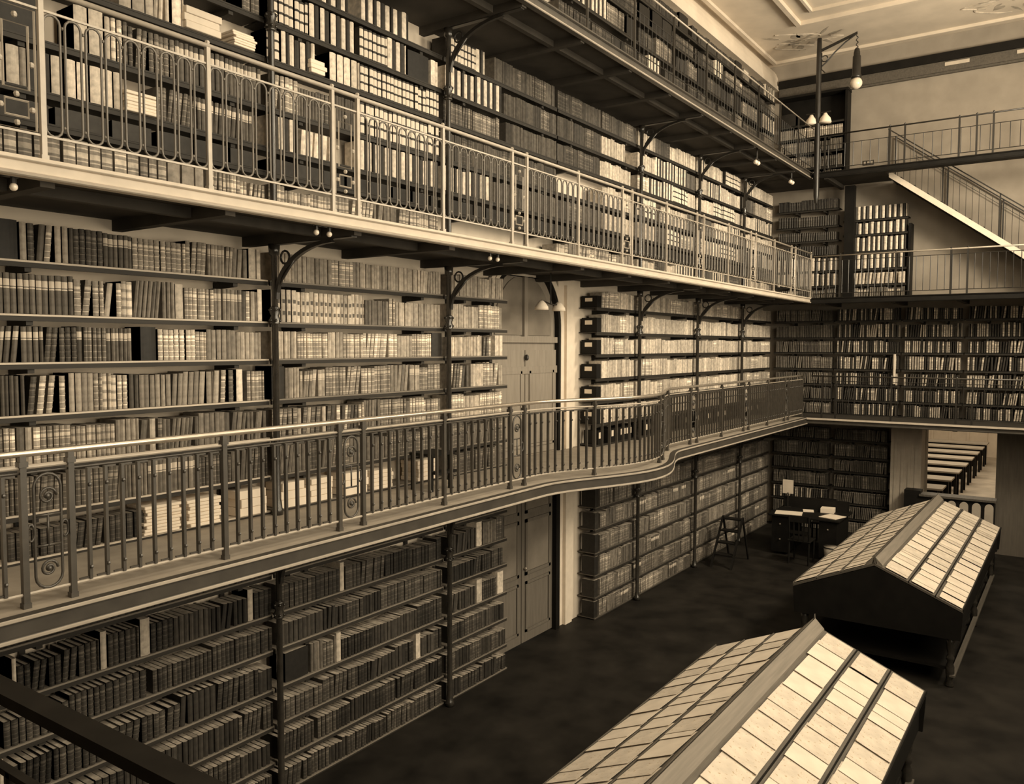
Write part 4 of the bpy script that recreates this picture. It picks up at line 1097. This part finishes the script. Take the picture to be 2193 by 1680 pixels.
def chair(x, y, rot, label):
    r = thing('wooden_chair', (x, y, 0), label, 'chair', 'dark chairs around the desk'); r.rotation_euler = (0, 0, rot)
    def P(m, nm, smooth=False):
        o = m.build(nm, M['wood'], None, smooth); o.parent = r; return o
    bevel(P(MB().box(-.21, .21, -.20, .20, .43, .46), 'seat'), .01)
    for sx_ in (-1, 1):
        P(MB().tube([(sx_*.18, -.17, 0), (sx_*.18, -.17, .43)], .018, 8), 'leg'); P(MB().tube([(sx_*.18, .19, 0), (sx_*.18, .17, .45), (sx_*.18, .22, .92)], .018, 8), 'leg')
    P(MB().box(-.2, .2, .19, .215, .80, .92), 'top_rail'); P(MB().box(-.18, .18, .18, .20, .58, .64), 'back_rail')
    for sx_ in (-.09, 0, .09): P(MB().box(sx_-.012, sx_+.012, .185, .205, .46, .82), 'spindle')
chair(15.75, 4.25, PI/2, 'dark wooden chair at the desk, seen from behind its back')
chair(17.55, 4.3, -PI/2, 'dark wooden chair between the desk and the end wall')
b = thing('waste_basket', (15.88, 3.72, 0), 'small greyish waste basket on the floor beside the desk', 'basket')
MB().tube([(15.88, 3.72, z) for z in (.005, .012, .34, .345, .05)], [.06, .12, .16, .15, .11], 14).build('bin', M['stone'], b, True); MB().tube([(15.88+.16*math.cos(i*PI/7), 3.72+.16*math.sin(i*PI/7), .345) for i in range(14)], .01, 5, closed=True).build('rim', M['iron'], b)
s = thing('library_steps', (14.75, 5.35, 0), 'dark wooden library steps standing by the lowest shelves', 'steps')
for yy in (5.14, 5.52):
    m = MB(); m.hexa([(14.45, yy, 0), (14.51, yy, 0), (15.11, yy, .86), (15.05, yy, .86), (14.45, yy+.03, 0), (14.51, yy+.03, 0), (15.11, yy+.03, .86), (15.05, yy+.03, .86)]); m.build('side_rail', M['wood'], s)
    m = MB(); m.hexa([(15.4, yy, 0), (15.45, yy, 0), (15.10, yy, .84), (15.05, yy, .84), (15.4, yy+.025, 0), (15.45, yy+.025, 0), (15.10, yy+.025, .84), (15.05, yy+.025, .84)]); m.build('back_leg', M['wood'], s)
for i in range(4):
    z = .2+.2*i; x = 14.48+.6*z/.86
    MB().box(x-.02, x+.16, 5.17, 5.52, z, z+.025).build('tread', M['wood'], s)
b = thing('slatted_bench', (17.0, 1.6, 0), 'bench with a row of rounded pale back slats behind the far rack', 'bench')
MB().box(16.82, 17.2, 1.15, 2.05, .43, .47).build('seat', M['wood'], b)
for yy in (1.2, 1.98):
    for xx in (16.86, 17.12): MB().box(xx, xx+.05, yy, yy+.05, 0, .43).build('leg', M['wood'], b)
MB().box(16.98, 17.02, 1.15, 2.05, .72, .80).build('back_rail', M['wood'], b)
for yy in (1.30, 1.50, 1.70, 1.90):
    P = [(16.98, yy-.07, .47), (16.98, yy+.07, .47)]+[(16.98, yy+.07*math.cos(i*PI/8), 1.17+.075*math.sin(i*PI/8)) for i in range(9)]
    MB().prism(P, (-.025, 0, 0), (.0, 0, 0)).build('back_slat', M['stone'], b)
c = thing('counter', (18.35, 2.1, 0), 'low dark wooden counter before the doorway', 'counter')
MB().box(18.2, 18.5, 1.31, 2.60, 0, 1.08).build('front', M['wood'], c); MB().box(18.16, 18.54, 1.28, 2.62, 1.08, 1.12).build('counter_top', M['rackwood'], c)
MB().box(18.2, 18.5, 2.60, 2.90, 0, 1.18).build('end_block', M['wood'], c)
m = MB().box(18.60, XB, 2.66, 3.24, 0, Z1-.14)
for i in range(4): m.box(18.585, 18.60, 2.72+.13*i, 2.78+.13*i, .15, Z1-.2)
struct(m.build('pilaster', M['stone']), 'pale pilaster between the ground-floor books and the doorway', 'pilaster')
struct(MB().box(18.62, XB, .1, 1.33, 0, Z1-.14).build('pier', M['doord']), 'dark brown pier on the window side of the doorway', 'pier')
g = MB().box(XB-.012, XB, 3.82, 4.04, 7.97, 8.07).build('vent_grille', M['iron']); tag(g, 'small dark vent grille low on the end wall by the top bookcase', 'vent')
for i in range(3): MB().box(XB-.016, XB-.012, 3.84+.07*i, 3.88+.07*i, 7.99, 8.05).build('slot', M['stone'], g)

# ------------------------------------------------------------------ reading room beyond the doorway
m = MB(); m.box(XB+.3, 35, -.5, 7, -.2, 0); struct(m.build('floor_reading_room', M['rfloor']), 'light floor of the reading room beyond the doorway', 'floor')
m = MB(); m.box(35, 35.2, -.5, 7, 0, 5)
for i in range(12): m.box(34.95, 35, -.2+.6*i, -.12+.6*i, 0, 5)
struct(m.build('wall_reading_room', M['plaster']), 'pale panelled end wall of the reading room', 'wall')
m = MB(); m.box(XB+.3, 35, 7, 7.2, 0, 5).box(XB+.3, 35, -.7, -.5, 0, 5).box(XB+.3, 35, -.7, 7.2, 5, 5.2)
struct(m.build('wall_side_reading_room', M['plaster']), 'side walls and ceiling of the reading room', 'wall')
proto = None
for i in range(8):
    x = 21.6+1.55*i; lab = ordinal(i+1)+' long reading desk beyond the doorway'
    if proto: c = copy_tree(proto, (x, 4.3, 0)); c['label'] = lab; continue
    r = proto = thing('reading_desk', (x, 4.3, 0), lab, 'desk', 'rows of desks in the reading room')
    MB().box(x-.36, x+.36, 2.58, 6.2, .74, .78).build('desk_top', M['stone'], r)
    for yy in (2.64, 4.3, 6.1):
        for xx in (x-.30, x+.24): MB().box(xx, xx+.06, yy, yy+.06, 0, .74).build('leg', M['wood'], r)
    MB().box(x+.28, x+.30, 2.66, 6.1, .30, .74).build('modesty_panel', M['wood'], r)
